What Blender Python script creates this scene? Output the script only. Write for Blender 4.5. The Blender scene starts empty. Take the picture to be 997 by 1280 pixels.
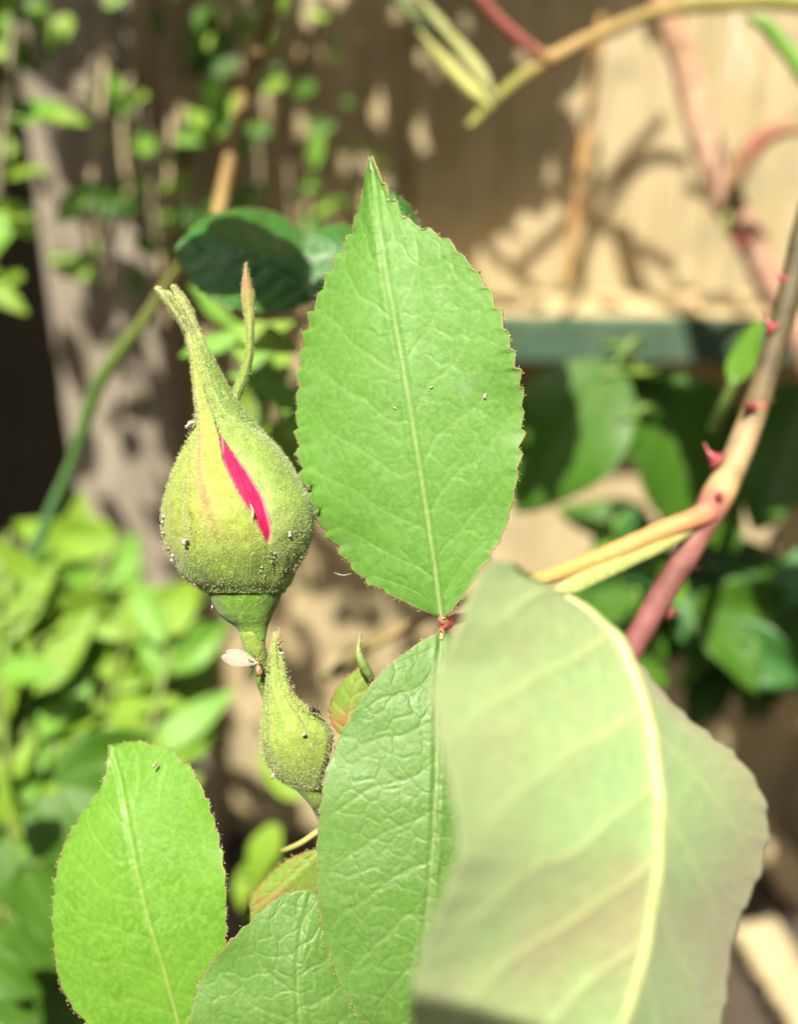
import bpy, math, random
import numpy as np
from mathutils import Vector, Matrix

# ------------------------------------------------------------------ camera, sky, sun, exposure
scene = bpy.context.scene
PITCH = math.radians(25.0)
VFOV = math.radians(51.8)
CAM = np.array([0.0, 0.0, 0.31])
FW = np.array([0.0, math.cos(PITCH), -math.sin(PITCH)])
UP = np.array([0.0, math.sin(PITCH), math.cos(PITCH)])
RT = np.array([1.0, 0.0, 0.0])
KP = 2 * math.tan(VFOV / 2) / 1280.0          # photo pixel size per metre of depth
FOCUS = 0.0985

cam_d = bpy.data.cameras.new('camera')
cam_d.sensor_fit = 'VERTICAL'; cam_d.sensor_height = 24.0; cam_d.sensor_width = 24.0
cam_d.lens = 12.0 / math.tan(VFOV / 2)
cam_d.clip_start = 0.004; cam_d.clip_end = 600.0
cam_d.dof.use_dof = True
cam_d.dof.focus_distance = FOCUS
cam_d.dof.aperture_fstop = cam_d.lens / 2.9      # entrance pupil of about 2 mm, a phone lens
cam = bpy.data.objects.new('camera', cam_d)
cam.location = CAM; cam.rotation_euler = (math.pi / 2 - PITCH, 0, 0)
scene.collection.objects.link(cam); scene.camera = cam

SUN = np.array([-0.13, -0.53, 0.828]); SUN = SUN / np.linalg.norm(SUN)   # direction towards the sun
world = bpy.data.worlds.new('World'); scene.world = world; world.use_nodes = True
wn = world.node_tree.nodes; wl = world.node_tree.links
sky = wn.new('ShaderNodeTexSky'); sky.sky_type = 'NISHITA'; sky.sun_disc = False; sky.air_density = 0.8; sky.dust_density = 6.0; sky.ozone_density = 0.3
sky.sun_elevation = math.asin(SUN[2]); sky.sun_rotation = math.atan2(SUN[0], SUN[1])
bg = [n for n in wn if n.type == 'BACKGROUND'][0]
wl.new(sky.outputs[0], bg.inputs[0]); bg.inputs[1].default_value = 0.052
sl = bpy.data.lights.new('sun', 'SUN'); sl.energy = 5.0; sl.angle = math.radians(0.53); sl.color = (1.0, 0.93, 0.80)
so = bpy.data.objects.new('sun', sl); so.location = (-1, -2, 4)
so.rotation_euler = Vector(SUN).to_track_quat('Z', 'Y').to_euler()
scene.collection.objects.link(so)
scene.view_settings.view_transform = 'Standard'; scene.view_settings.look = 'None'
scene.view_settings.exposure = 1.17; scene.view_settings.gamma = 1.0

# ------------------------------------------------------------------ helpers
rng = np.random.default_rng(11)
random.seed(5)
COL = scene.collection
WLOC = {}

def P(px, py, d):
    """photo position at a depth along the view axis -> world point(s)"""
    px = np.asarray(px, float); py = np.asarray(py, float); d = np.asarray(d, float)
    px, py, d = np.broadcast_arrays(px, py, d)
    a = (px - 498.5) * KP * d; b = (640.0 - py) * KP * d
    return CAM + d[..., None] * FW + a[..., None] * RT + b[..., None] * UP

def project(p):
    q = np.asarray(p) - CAM
    d = q @ FW
    return 498.5 + (q @ RT) / (d * KP), 640 - (q @ UP) / (d * KP), d

FENCE_Y = 0.335
def on_fence(px, py, y=FENCE_Y):
    a = (640 - py) * KP
    d = y / (math.cos(PITCH) + a * math.sin(PITCH))
    return P(px, py, d)

def link(o, parent=None, loc=None):
    COL.objects.link(o)
    loc = np.zeros(3) if loc is None else np.asarray(loc, float)
    if parent is not None:
        o.parent = parent; o.location = loc - WLOC[parent.name]
    else:
        o.location = loc
    WLOC[o.name] = loc
    return o

def empty(name, loc):
    o = bpy.data.objects.new(name, None); o.empty_display_size = 0.005
    return link(o, None, loc)

def tag(o, label=None, cat=None, group=None, kind=None):
    if label: o['label'] = label
    if cat: o['category'] = cat
    if group: o['group'] = group
    if kind: o['kind'] = kind
    return o

def make_mesh(name, verts, faces, mats, midx=None, attrs=None, smooth=True, tint=None):
    verts = np.asarray(verts, float)
    me = bpy.data.meshes.new(name)
    if isinstance(faces, np.ndarray):
        nf, k = faces.shape
        me.vertices.add(len(verts)); me.vertices.foreach_set('co', verts.astype(np.float32).ravel())
        me.loops.add(nf * k); me.loops.foreach_set('vertex_index', faces.astype(np.int32).ravel())
        me.polygons.add(nf); me.polygons.foreach_set('loop_start', np.arange(0, nf * k, k, dtype=np.int32))
        me.update(calc_edges=True)
    else:
        me.from_pydata([tuple(v) for v in verts], [], faces); nf = len(faces)
    for m in (mats if isinstance(mats, (list, tuple)) else [mats]):
        me.materials.append(m)
    if midx is not None:
        me.polygons.foreach_set('material_index', np.asarray(midx, np.int32))
    me.polygons.foreach_set('use_smooth', np.full(len(me.polygons), bool(smooth)))
    for k_, v_ in (attrs or {}).items():
        at = me.attributes.new(k_, 'FLOAT', 'POINT'); at.data.foreach_set('value', np.asarray(v_, np.float32))
    if tint is not None:
        at = me.attributes.new('tint', 'FLOAT_COLOR', 'POINT')
        c = np.ones((len(verts), 4), np.float32); c[:, :3] = tint
        at.data.foreach_set('color', c.ravel())
    me.validate(clean_customdata=False); me.update()
    return me

def obj(name, verts, faces, mats, parent=None, origin=None, **kw):
    verts = np.asarray(verts, float)
    c = verts.mean(0) if origin is None else np.asarray(origin, float)
    me = make_mesh(name, verts - c, faces, mats, **kw)
    return link(bpy.data.objects.new(name, me), parent, c)

def interp(pts, t, smooth=True):
    """pts (n,k) -> Catmull-Rom like resampling by chord length at t in 0..1"""
    pts = np.asarray(pts, float)
    seg = np.linalg.norm(np.diff(pts[:, :2], axis=0), axis=1)
    u = np.concatenate([[0], np.cumsum(seg)]); u /= u[-1]
    n = len(u)
    if n < 3 or not smooth:
        return np.stack([np.interp(t, u, pts[:, k]) for k in range(pts.shape[1])], -1)
    m = np.zeros_like(pts)
    h = np.diff(u)[:, None]; dl = np.diff(pts, axis=0) / h
    m[1:-1] = (dl[:-1] * h[1:] + dl[1:] * h[:-1]) / (h[1:] + h[:-1]); m[0] = dl[0]; m[-1] = dl[-1]
    i = np.clip(np.searchsorted(u, t, side='right') - 1, 0, n - 2)
    hh = (u[i + 1] - u[i]); s = ((t - u[i]) / hh)[:, None]; hh = hh[:, None]
    return ((2*s**3 - 3*s**2 + 1) * pts[i] + (s**3 - 2*s**2 + s) * hh * m[i]
            + (-2*s**3 + 3*s**2) * pts[i+1] + (s**3 - s**2) * hh * m[i+1])

def ss(a, b, x):
    x = np.clip((x - a) / (b - a), 0, 1); return x * x * (3 - 2 * x)

def vnoise(x, y, seed=0):
    r = np.random.default_rng(seed).random((64, 64))
    xi = np.floor(x).astype(int); yi = np.floor(y).astype(int); fx = x - xi; fy = y - yi
    fx = fx*fx*(3-2*fx); fy = fy*fy*(3-2*fy)
    g = lambda a, b: r[a % 64, b % 64]
    return (g(xi, yi)*(1-fx)+g(xi+1, yi)*fx)*(1-fy) + (g(xi, yi+1)*(1-fx)+g(xi+1, yi+1)*fx)*fy

def voronoi(x, y, seed=0):
    r = np.random.default_rng(seed).random((64, 64, 2))
    xi = np.floor(x).astype(int); yi = np.floor(y).astype(int)
    f1 = np.full(x.shape, 9.0); f2 = np.full(x.shape, 9.0)
    for a in (-1, 0, 1):
        for b in (-1, 0, 1):
            j = r[(xi + a) % 64, (yi + b) % 64]
            dd = np.hypot(xi + a + j[..., 0] - x, yi + b + j[..., 1] - y)
            f2 = np.where(dd < f1, f1, np.minimum(f2, dd)); f1 = np.minimum(f1, dd)
    return f1, f2

def grid_normals(G):
    du = np.gradient(G, axis=0); dv = np.gradient(G, axis=1)
    n = np.cross(du, dv); return n / (np.linalg.norm(n, axis=-1, keepdims=True) + 1e-20)

def sheet(G, thick, attrs=None, outward=None):
    """closed thin shell from a grid of points whose normals (du x dv) are flipped to face the camera first"""
    n = grid_normals(G)
    tocam = CAM - G if outward is None else outward
    if np.mean(np.sum(n * tocam, -1)) < 0: n = -n; flip = True
    else: flip = False
    A = G.reshape(-1, 3); B = (G - n * thick).reshape(-1, 3)
    nu, nv = G.shape[:2]; N = nu * nv
    idx = np.arange(N).reshape(nu, nv)
    a, b, c, d = idx[:-1, :-1].ravel(), idx[1:, :-1].ravel(), idx[1:, 1:].ravel(), idx[:-1, 1:].ravel()
    f1 = np.stack([a, b, c, d], 1); 
    if flip: f1 = f1[:, ::-1]
    f2 = f1[:, ::-1] + N
    loop = np.concatenate([idx[0, :], idx[1:, -1], idx[-1, ::-1][1:], idx[::-1, 0][1:-1]])
    nx = np.roll(loop, -1)
    rim = np.stack([loop, nx, nx + N, loop + N], 1)
    if flip: rim = rim[:, ::-1]
    F = np.concatenate([f1, f2, rim])
    mi = np.concatenate([np.zeros(len(f1)), np.ones(len(f2)), np.zeros(len(rim))]).astype(int)
    V = np.concatenate([A, B])
    at = {k: np.concatenate([v.ravel(), v.ravel()]) for k, v in (attrs or {}).items()}
    return V, F, mi, at, n

def tube_arrays(pts, rad, sides=12, n=None, bump=0, seed=0, flat=1.0):
    """pts (m,3) world, rad (m,) metres; returns verts, quad faces, t per vert. Ends closed by tapering rings."""
    m = len(pts); n = n or m * 8
    t = np.linspace(0, 1, n)
    pr = np.concatenate([np.asarray(pts, float) * 1000, np.asarray(rad, float)[:, None] * 1000], 1)
    seg = np.linalg.norm(np.diff(pr[:, :3], axis=0), axis=1); u = np.concatenate([[0], np.cumsum(seg)]); u /= u[-1]
    # reuse interp with chord parameter in 3-D
    def cr(t):
        mm = np.zeros_like(pr); h = np.diff(u)[:, None]; dl = np.diff(pr, axis=0) / h
        if m > 2: mm[1:-1] = (dl[:-1]*h[1:] + dl[1:]*h[:-1]) / (h[1:]+h[:-1])
        mm[0] = dl[0]; mm[-1] = dl[-1]
        i = np.clip(np.searchsorted(u, t, side='right')-1, 0, m-2); hh = (u[i+1]-u[i]); s = ((t-u[i])/hh)[:, None]; hh = hh[:, None]
        return (2*s**3-3*s**2+1)*pr[i]+(s**3-2*s**2+s)*hh*mm[i]+(-2*s**3+3*s**2)*pr[i+1]+(s**3-s**2)*hh*mm[i+1]
    C = cr(t) / 1000; c = C[:, :3]; r = np.maximum(C[:, 3], 1e-6)
    T = np.gradient(c, axis=0); T /= np.linalg.norm(T, axis=1, keepdims=True)
    ref = np.array([0.31, 0.2, 0.93]) if abs(T[0, 2]) < 0.8 else np.array([1.0, 0.1, 0.2])
    A = np.cross(T, ref); A /= np.linalg.norm(A, axis=1, keepdims=True); B = np.cross(T, A)
    th = np.linspace(0, 2*np.pi, sides, endpoint=False)
    R = np.repeat(r[:, None], sides, 1)
    if bump:
        R = R * (1 + bump * (vnoise(t[:, None]*n*0.35 + np.zeros(sides), th[None]*2 + np.zeros((n, 1)), seed) - 0.5))
    V = c[:, None] + R[..., None] * (np.cos(th)[None, :, None]*A[:, None] + flat*np.sin(th)[None, :, None]*B[:, None])
    # caps: collapse an extra ring at each end
    V = np.concatenate([np.repeat(c[:1, None], sides, 1), V, np.repeat(c[-1:, None], sides, 1)])
    tv = np.concatenate([[0], t, [1]])
    V[0] += (V[1]-V[0])*0.02; V[-1] += (V[-2]-V[-1])*0.02
    k = len(V); idx = np.arange(k*sides).reshape(k, sides)
    a = idx[:-1]; b = idx[1:]
    F = np.stack([a.ravel(), np.roll(a, -1, 1).ravel(), np.roll(b, -1, 1).ravel(), b.ravel()], 1)
    return V.reshape(-1, 3), F[:, ::-1], np.repeat(tv, sides)

def tint_along(t, stops):
    s = [a for a, _ in stops]; c = np.array([b for _, b in stops], float)
    return np.stack([np.interp(t, s, c[:, k]) for k in range(3)], -1)

def stem(name, pxs, mat, parent=None, stops=None, sides=12, bump=0.08, seed=0, n=None):
    """pxs rows of (px, py, depth, radius in px)"""
    a = np.asarray(pxs, float)
    pts = P(a[:, 0], a[:, 1], a[:, 2]); rad = a[:, 3] * KP * a[:, 2]
    V, F, t = tube_arrays(pts, rad, sides, n, bump, seed)
    tint = tint_along(t, stops) if stops else None
    return obj(name, V, F, mat, parent, tint=tint)

def merge(parts):
    V = []; F = []; off = 0; T = []
    for p in parts:
        V.append(p[0]); F.append(np.asarray(p[1]) + off); off += len(p[0])
        if len(p) > 2: T.append(p[2])
    return np.concatenate(V), np.concatenate(F), (np.concatenate(T) if T else None)

def hair_arrays(pts, nrm, length, rad, seed=0, spread=0.5, gland=0.0):
    r = np.random.default_rng(seed); n = len(pts)
    d = nrm + r.normal(0, spread, (n, 3)); d /= np.linalg.norm(d, axis=1, keepdims=True)
    L = length * (0.45 + 0.9 * r.random(n))[:, None]
    a = np.cross(d, r.normal(0, 1, (n, 3))); a /= np.linalg.norm(a, axis=1, keepdims=True); b = np.cross(d, a)
    V = []; base = pts - d * rad
    for k in range(3):
        w = 2*math.pi*k/3; V.append(base + rad*(math.cos(w)*a + math.sin(w)*b))
    tip = pts + d * L + a * L * 0.25 * r.normal(0, 1, (n, 1))
    V.append(tip); V = np.stack(V, 1).reshape(-1, 3)
    o = np.arange(n)[:, None] * 4
    F = np.concatenate([o + np.array([[0, 1, 3]]), o + np.array([[1, 2, 3]]), o + np.array([[2, 0, 3]])])
    t = np.tile([0, 0, 0, 1.0], n)
    if gland > 0:
        g = gland; oc = np.array([[1,0,0],[0,1,0],[-1,0,0],[0,-1,0],[0,0,1],[0,0,-1]]) * g
        GV = (tip[:, None] + oc[None] * (0.6 + 0.8 * r.random((n, 1, 1)))).reshape(-1, 3)
        of = np.array([[0,1,4],[1,2,4],[2,3,4],[3,0,4],[1,0,5],[2,1,5],[3,2,5],[0,3,5]])
        GF = (np.arange(n)[:, None, None]*6 + of[None]).reshape(-1, 3) + len(V)
        V = np.concatenate([V, GV]); F = np.concatenate([F, GF]); t = np.concatenate([t, np.full(len(GV), 2.0)])
    return V, F, t

# ------------------------------------------------------------------ materials
def base_mat(name):
    m = bpy.data.materials.new(name); m.use_nodes = True
    nt = m.node_tree; N = nt.nodes; L = nt.links
    p = N['Principled BSDF']; out = N['Material Output']
    return m, N, L, p, out

def mixc(N, L, fac, a, b, mode='MIX'):
    x = N.new('ShaderNodeMix'); x.data_type = 'RGBA'; x.blend_type = mode
    for s, v in ((x.inputs[0], fac), (x.inputs[6], a), (x.inputs[7], b)):
        if hasattr(v, 'is_output') or isinstance(v, bpy.types.NodeSocket): L.new(v, s)
        elif isinstance(v, (int, float)): s.default_value = v
        else: s.default_value = (*v, 1.0)
    return x.outputs[2]

def noise(N, L, scale, detail=4, rough=0.55, coord=None, stretch=None):
    tc = N.new('ShaderNodeTexCoord'); co = tc.outputs['Object']
    if stretch:
        mp = N.new('ShaderNodeMapping'); mp.inputs['Scale'].default_value = stretch; L.new(co, mp.inputs[0]); co = mp.outputs[0]
    n = N.new('ShaderNodeTexNoise'); n.inputs['Scale'].default_value = scale; n.inputs['Detail'].default_value = detail
    n.inputs['Roughness'].default_value = rough; L.new(co, n.inputs['Vector'])
    return n.outputs['Fac']

def ramp(N, L, fac, lo, hi):
    r = N.new('ShaderNodeMapRange'); r.inputs[1].default_value = lo; r.inputs[2].default_value = hi; L.new(fac, r.inputs[0])
    r.interpolation_type = 'SMOOTHSTEP'
    return r.outputs[0]

def bump(N, L, p, h, strength, dist):
    b = N.new('ShaderNodeBump'); b.inputs['Strength'].default_value = strength; b.inputs['Distance'].default_value = dist
    L.new(h, b.inputs['Height']); L.new(b.outputs[0], p.inputs['Normal'])
    return b

def leaf_mat(name, base, dark, vein, rimc=None, trans=0.3, tcol=None, rough=0.42, spec=0.45, var_scale=160, sheen=0.0, blotch=None):
    m, N, L, p, out = base_mat(name)
    c = mixc(N, L, ramp(N, L, noise(N, L, var_scale), 0.3, 0.7), base, dark)
    fine = ramp(N, L, noise(N, L, 1800, 3), 0.35, 0.7)
    c = mixc(N, L, fine, c, tuple(x * 1.14 for x in base))
    if blotch:
        c = mixc(N, L, ramp(N, L, noise(N, L, blotch[1], 3), blotch[2], blotch[3]), c, blotch[0])
    av = N.new('ShaderNodeAttribute'); av.attribute_name = 'vein'
    c = mixc(N, L, av.outputs['Fac'], c, vein)
    if rimc:
        ar = N.new('ShaderNodeAttribute'); ar.attribute_name = 'rim'
        c = mixc(N, L, ar.outputs['Fac'], c, rimc)
    L.new(c, p.inputs['Base Color'])
    p.inputs['Roughness'].default_value = rough; p.inputs['Specular IOR Level'].default_value = spec
    rn = ramp(N, L, noise(N, L, 420, 4), 0.2, 0.8)
    mr = N.new('ShaderNodeMapRange'); mr.inputs[3].default_value = rough - 0.1; mr.inputs[4].default_value = rough + 0.14; L.new(rn, mr.inputs[0])
    L.new(mr.outputs[0], p.inputs['Roughness'])
    if sheen:
        p.inputs['Sheen Weight'].default_value = sheen; p.inputs['Sheen Roughness'].default_value = 0.5
    bump(N, L, p, noise(N, L, 2600, 4, 0.65), 0.5, 0.0001)
    tr = N.new('ShaderNodeBsdfTranslucent')
    tc = mixc(N, L, 1.0, c, tcol or (1.0, 1.0, 0.55), 'MULTIPLY'); L.new(tc, tr.inputs['Color'])
    mx = N.new('ShaderNodeMixShader'); mx.inputs[0].default_value = trans
    L.new(p.outputs[0], mx.inputs[1]); L.new(tr.outputs[0], mx.inputs[2]); L.new(mx.outputs[0], out.inputs['Surface'])
    return m

def tint_mat(name, rough=0.45, spec=0.4, scale=700, amt=0.35, bstr=0.3, bdist=0.0001, trans=0.0, sheen=0.0, dots=None):
    m, N, L, p, out = base_mat(name)
    a = N.new('ShaderNodeAttribute'); a.attribute_name = 'tint'
    f = ramp(N, L, noise(N, L, scale, 5), 0.3, 0.75)
    dk = mixc(N, L, 1.0, a.outputs['Color'], (1 - amt, 1 - amt, 1 - amt * 1.1), 'MULTIPLY')
    c = mixc(N, L, f, a.outputs['Color'], dk)
    if dots:
        c = mixc(N, L, ramp(N, L, noise(N, L, dots[1], 2), dots[2], dots[3]), c, dots[0])
    L.new(c, p.inputs['Base Color']); p.inputs['Roughness'].default_value = rough; p.inputs['Specular IOR Level'].default_value = spec
    if sheen: p.inputs['Sheen Weight'].default_value = sheen
    bump(N, L, p, noise(N, L, scale * 2.5, 3), bstr, bdist)
    if trans:
        tr = N.new('ShaderNodeBsdfTranslucent'); L.new(c, tr.inputs['Color'])
        mx = N.new('ShaderNodeMixShader'); mx.inputs[0].default_value = trans
        L.new(p.outputs[0], mx.inputs[1]); L.new(tr.outputs[0], mx.inputs[2]); L.new(mx.outputs[0], out.inputs['Surface'])
    return m

def plain(name, col, rough=0.5, spec=0.4, var=0.3, scale=500, alpha=None):
    m, N, L, p, out = base_mat(name)
    c = mixc(N, L, ramp(N, L, noise(N, L, scale, 4), 0.3, 0.7), col, tuple(x * (1 - var) for x in col))
    L.new(c, p.inputs['Base Color']); p.inputs['Roughness'].default_value = rough; p.inputs['Specular IOR Level'].default_value = spec
    if alpha is not None: p.inputs['Alpha'].default_value = alpha
    return m

def wood_mat(name, light, dark, stain=None, spec=0.2):
    m, N, L, p, out = base_mat(name)
    oi = N.new('ShaderNodeObjectInfo')
    tc = N.new('ShaderNodeTexCoord'); add = N.new('ShaderNodeVectorMath'); add.operation = 'ADD'
    cmb = N.new('ShaderNodeCombineXYZ'); mu = N.new('ShaderNodeMath'); mu.operation = 'MULTIPLY'; mu.inputs[1].default_value = 3.7
    L.new(oi.outputs['Random'], mu.inputs[0]); L.new(mu.outputs[0], cmb.inputs[0]); L.new(mu.outputs[0], cmb.inputs[2])
    L.new(tc.outputs['Object'], add.inputs[0]); L.new(cmb.outputs[0], add.inputs[1])
    mp = N.new('ShaderNodeMapping'); mp.inputs['Scale'].default_value = (1, 1, 0.06); L.new(add.outputs[0], mp.inputs[0])
    def nz(sc, det, vec):
        n = N.new('ShaderNodeTexNoise'); n.inputs['Scale'].default_value = sc; n.inputs['Detail'].default_value = det
        n.inputs['Roughness'].default_value = 0.65; L.new(vec, n.inputs['Vector']); return n.outputs['Fac']
    g1 = nz(260, 5, mp.outputs[0]); g2 = nz(1100, 3, mp.outputs[0]); g3 = nz(45, 4, add.outputs[0])
    c = mixc(N, L, ramp(N, L, g1, 0.38, 0.68), light, dark)
    c = mixc(N, L, ramp(N, L, g2, 0.5, 0.8), c, tuple(x * 0.55 for x in dark))
    c = mixc(N, L, ramp(N, L, g3, 0.45, 0.75), c, stain or tuple(x * 0.7 for x in light))
    L.new(c, p.inputs['Base Color']); p.inputs['Roughness'].default_value = 0.8; p.inputs['Specular IOR Level'].default_value = spec
    bump(N, L, p, g1, 0.5, 0.0012)
    return m

M = {}
M['leaf_main'] = leaf_mat('leaf_upper_fresh', (0.110, 0.255, 0.038), (0.092, 0.225, 0.030), (0.27, 0.37, 0.13), (0.30, 0.26, 0.10), trans=0.27, rough=0.5, spec=0.35, blotch=((0.165, 0.30, 0.10), 230, 0.52, 0.85))
M['leaf_ret'] = leaf_mat('leaf_upper_wrinkled', (0.092, 0.195, 0.034), (0.074, 0.168, 0.027), (0.19, 0.27, 0.10), (0.20, 0.19, 0.07), trans=0.22, rough=0.48, spec=0.42)
M['leaf_young'] = leaf_mat('leaf_upper_young', (0.155, 0.34, 0.035), (0.12, 0.29, 0.026), (0.32, 0.44, 0.11), (0.28, 0.26, 0.08), trans=0.40, rough=0.46)
M['leaf_under'] = leaf_mat('leaf_underside_pale', (0.255, 0.375, 0.155), (0.23, 0.35, 0.135), (0.44, 0.50, 0.20), (0.30, 0.245, 0.155), trans=0.22, rough=0.65, spec=0.3, sheen=0.15,
                           blotch=((0.30, 0.28, 0.15), 60, 0.45, 0.70))
M['leaf_flushed'] = leaf_mat('leaf_yellow_flush', (0.17, 0.30, 0.045), (0.30, 0.25, 0.06), (0.32, 0.40, 0.12), (0.30, 0.08, 0.04), trans=0.35,
                             blotch=((0.42, 0.17, 0.08), 190, 0.55, 0.68))
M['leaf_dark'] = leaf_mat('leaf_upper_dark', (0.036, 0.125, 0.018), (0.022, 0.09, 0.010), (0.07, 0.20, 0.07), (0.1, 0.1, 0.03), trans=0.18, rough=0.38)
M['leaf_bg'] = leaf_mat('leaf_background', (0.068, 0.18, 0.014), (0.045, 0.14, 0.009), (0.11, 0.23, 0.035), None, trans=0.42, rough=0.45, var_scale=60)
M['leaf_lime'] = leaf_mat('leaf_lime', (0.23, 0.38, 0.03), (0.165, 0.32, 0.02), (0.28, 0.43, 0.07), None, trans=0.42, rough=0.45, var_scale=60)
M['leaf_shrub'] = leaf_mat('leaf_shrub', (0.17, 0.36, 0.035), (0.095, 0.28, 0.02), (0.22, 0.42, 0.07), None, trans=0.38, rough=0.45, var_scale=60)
M['sepal'] = tint_mat('sepal_green', 0.62, 0.22, 1300, 0.32, 0.6, 0.00012, trans=0.12, sheen=0.15, dots=((0.34, 0.42, 0.12), 3800, 0.58, 0.72))
M['sepal_in'] = plain('sepal_inside', (0.25, 0.33, 0.12), 0.6)
M['stem'] = tint_mat('stem_bark', 0.42, 0.45, 600, 0.22, 0.25, 0.0001)
M['cane'] = tint_mat('cane_bark', 0.6, 0.28, 260, 0.5, 0.25, 0.00015, dots=((0.30, 0.10, 0.06), 420, 0.66, 0.74))
M['dry'] = tint_mat('dry_stem', 0.7, 0.25, 400, 0.35, 0.5, 0.0003)
M['thorn'] = plain('thorn_red', (0.42, 0.035, 0.055), 0.32, 0.5, 0.35, 900)
M['thorn_tip'] = plain('thorn_tip_pale', (0.62, 0.26, 0.20), 0.35, 0.5)
M['petal'] = None
M['gland'] = plain('gland_hair', (0.48, 0.38, 0.20), 0.45, 0.5, 0.5, 900)
M['gland_pale'] = plain('gland_hair_pale', (0.44, 0.36, 0.16), 0.45, 0.5, 0.5, 900)
M['fuzz'] = plain('pale_fuzz', (0.48, 0.54, 0.25), 0.6, 0.3, 0.2, 900)
M['skin'] = plain('shed_skin_white', (0.52, 0.48, 0.38), 0.65, 0.25, 0.4, 4000)
M['debris'] = plain('dry_scale_brown', (0.20, 0.12, 0.05), 0.7, 0.2, 0.6, 2500)
M['aphid'] = plain('aphid_dark', (0.018, 0.013, 0.012), 0.3, 0.5, 0.4, 3000)
M['aphid_tan'] = plain('aphid_tan', (0.30, 0.17, 0.10), 0.4, 0.5, 0.4, 3000)
M['wood'] = wood_mat('fence_wood_pale', (0.50, 0.41, 0.25), (0.35, 0.28, 0.15), (0.29, 0.265, 0.16))
M['wood_grey'] = wood_mat('fence_wood_grey', (0.36, 0.315, 0.25), (0.20, 0.165, 0.125), (0.155, 0.14, 0.09))
M['wood_dark'] = wood_mat('panel_wood_shade', (0.007, 0.006, 0.004), (0.004, 0.003, 0.002), (0.006, 0.006, 0.003), spec=0.03)  # near-black base colour paints in the deep shade beyond the post
M['wood_green'] = wood_mat('rail_wood_green', (0.50, 0.40, 0.22), (0.38, 0.29, 0.15), (0.40, 0.31, 0.17))
M['rail_face'] = wood_mat('rail_face_green', (0.075, 0.135, 0.085), (0.045, 0.09, 0.055), (0.12, 0.15, 0.09))

def petal_material():
    m, N, L, p, out = base_mat('petal_magenta')
    c = mixc(N, L, ramp(N, L, noise(N, L, 900, 4, stretch=(1, 1, 0.25)), 0.4, 0.9), (0.29, 0.004, 0.05), (0.34, 0.012, 0.075))
    a = N.new('ShaderNodeAttribute'); a.attribute_name = 'rim'
    c = mixc(N, L, a.outputs['Fac'], c, (0.62, 0.22, 0.27))
    L.new(c, p.inputs['Base Color']); p.inputs['Roughness'].default_value = 0.65; p.inputs['Sheen Weight'].default_value = 0.1; p.inputs['Specular IOR Level'].default_value = 0.15
    bump(N, L, p, noise(N, L, 2500, 3, stretch=(1, 1, 0.2)), 0.15, 0.00006)
    return m
M['petal'] = petal_material()

def wing_material():
    m, N, L, p, out = base_mat('insect_wing')
    p.inputs['Base Color'].default_value = (0.6, 0.56, 0.48, 1); p.inputs['Roughness'].default_value = 0.25; p.inputs['Alpha'].default_value = 0.16
    return m
M['wing'] = wing_material()

def soil_material():
    m, N, L, p, out = base_mat('garden_soil')
    a = noise(N, L, 9, 8, 0.65); b = noise(N, L, 120, 6, 0.7)
    c = mixc(N, L, ramp(N, L, a, 0.35, 0.7), (0.05, 0.036, 0.024), (0.085, 0.064, 0.042))
    c = mixc(N, L, ramp(N, L, b, 0.55, 0.75), c, (0.16, 0.12, 0.085))
    L.new(c, p.inputs['Base Color']); p.inputs['Roughness'].default_value = 0.95
    bump(N, L, p, b, 1.0, 0.006)
    return m
M['soil'] = soil_material()

# ------------------------------------------------------------------ setting: ground, fence
def build_ground():
    far = np.array([-260, -120, -60, -30, -12, -5, -2.2, -1.2])
    near = np.linspace(-0.8, 0.8, 90)
    xs = np.concatenate([far, near, -far[::-1]])
    X, Y = np.meshgrid(xs, xs, indexing='ij')
    Z = 0.012 * (vnoise(X * 14 + 40, Y * 14 + 40, 3) - 0.5) + 0.006 * (vnoise(X * 45 + 40, Y * 45 + 40, 4) - 0.5)
    Z = np.where((np.abs(X) < 1) & (np.abs(Y) < 1), Z, 0)
    V = np.stack([X, Y, Z], -1).reshape(-1, 3)
    n = len(xs); idx = np.arange(n * n).reshape(n, n)
    F = np.stack([idx[:-1, :-1].ravel(), idx[1:, :-1].ravel(), idx[1:, 1:].ravel(), idx[:-1, 1:].ravel()], 1)
    o = obj('ground', V, F, M['soil'], None, origin=(0, 0, 0)); tag(o, kind='structure')
build_ground()

def board_mesh(w, t, h, seed, wave=0.0006):
    """a sawn board with slightly uneven, eased edges; length along z"""
    r = np.random.default_rng(seed)
    n = 26; zs = np.linspace(0, h, n)
    e = 0.0012
    prof = np.array([[-w/2+e, -t/2], [w/2-e, -t/2], [w/2, -t/2+e], [w/2, t/2], [-w/2, t/2], [-w/2, -t/2+e]])
    V = np.zeros((n, 6, 3)); V[:, :, :2] = prof; V[:, :, 2] = zs[:, None]
    V[:, :, 0] += (vnoise(zs * 9 + seed, zs * 0 + seed, seed)[:, None] - 0.5) * wave * 3
    V[:, :, 1] += (vnoise(zs * 6 + seed * 3, zs * 0 + 2, seed)[:, None] - 0.5) * wave * 4
    idx = np.arange(n * 6).reshape(n, 6)
    F = [tuple(int(x) for x in (idx[i, k], idx[i, (k+1) % 6], idx[i+1, (k+1) % 6], idx[i+1, k])) for i in range(n-1) for k in range(6)]
    F.append(tuple(int(x) for x in idx[0, ::-1])); F.append(tuple(int(x) for x in idx[-1]))
    return V.reshape(-1, 3), F

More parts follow.
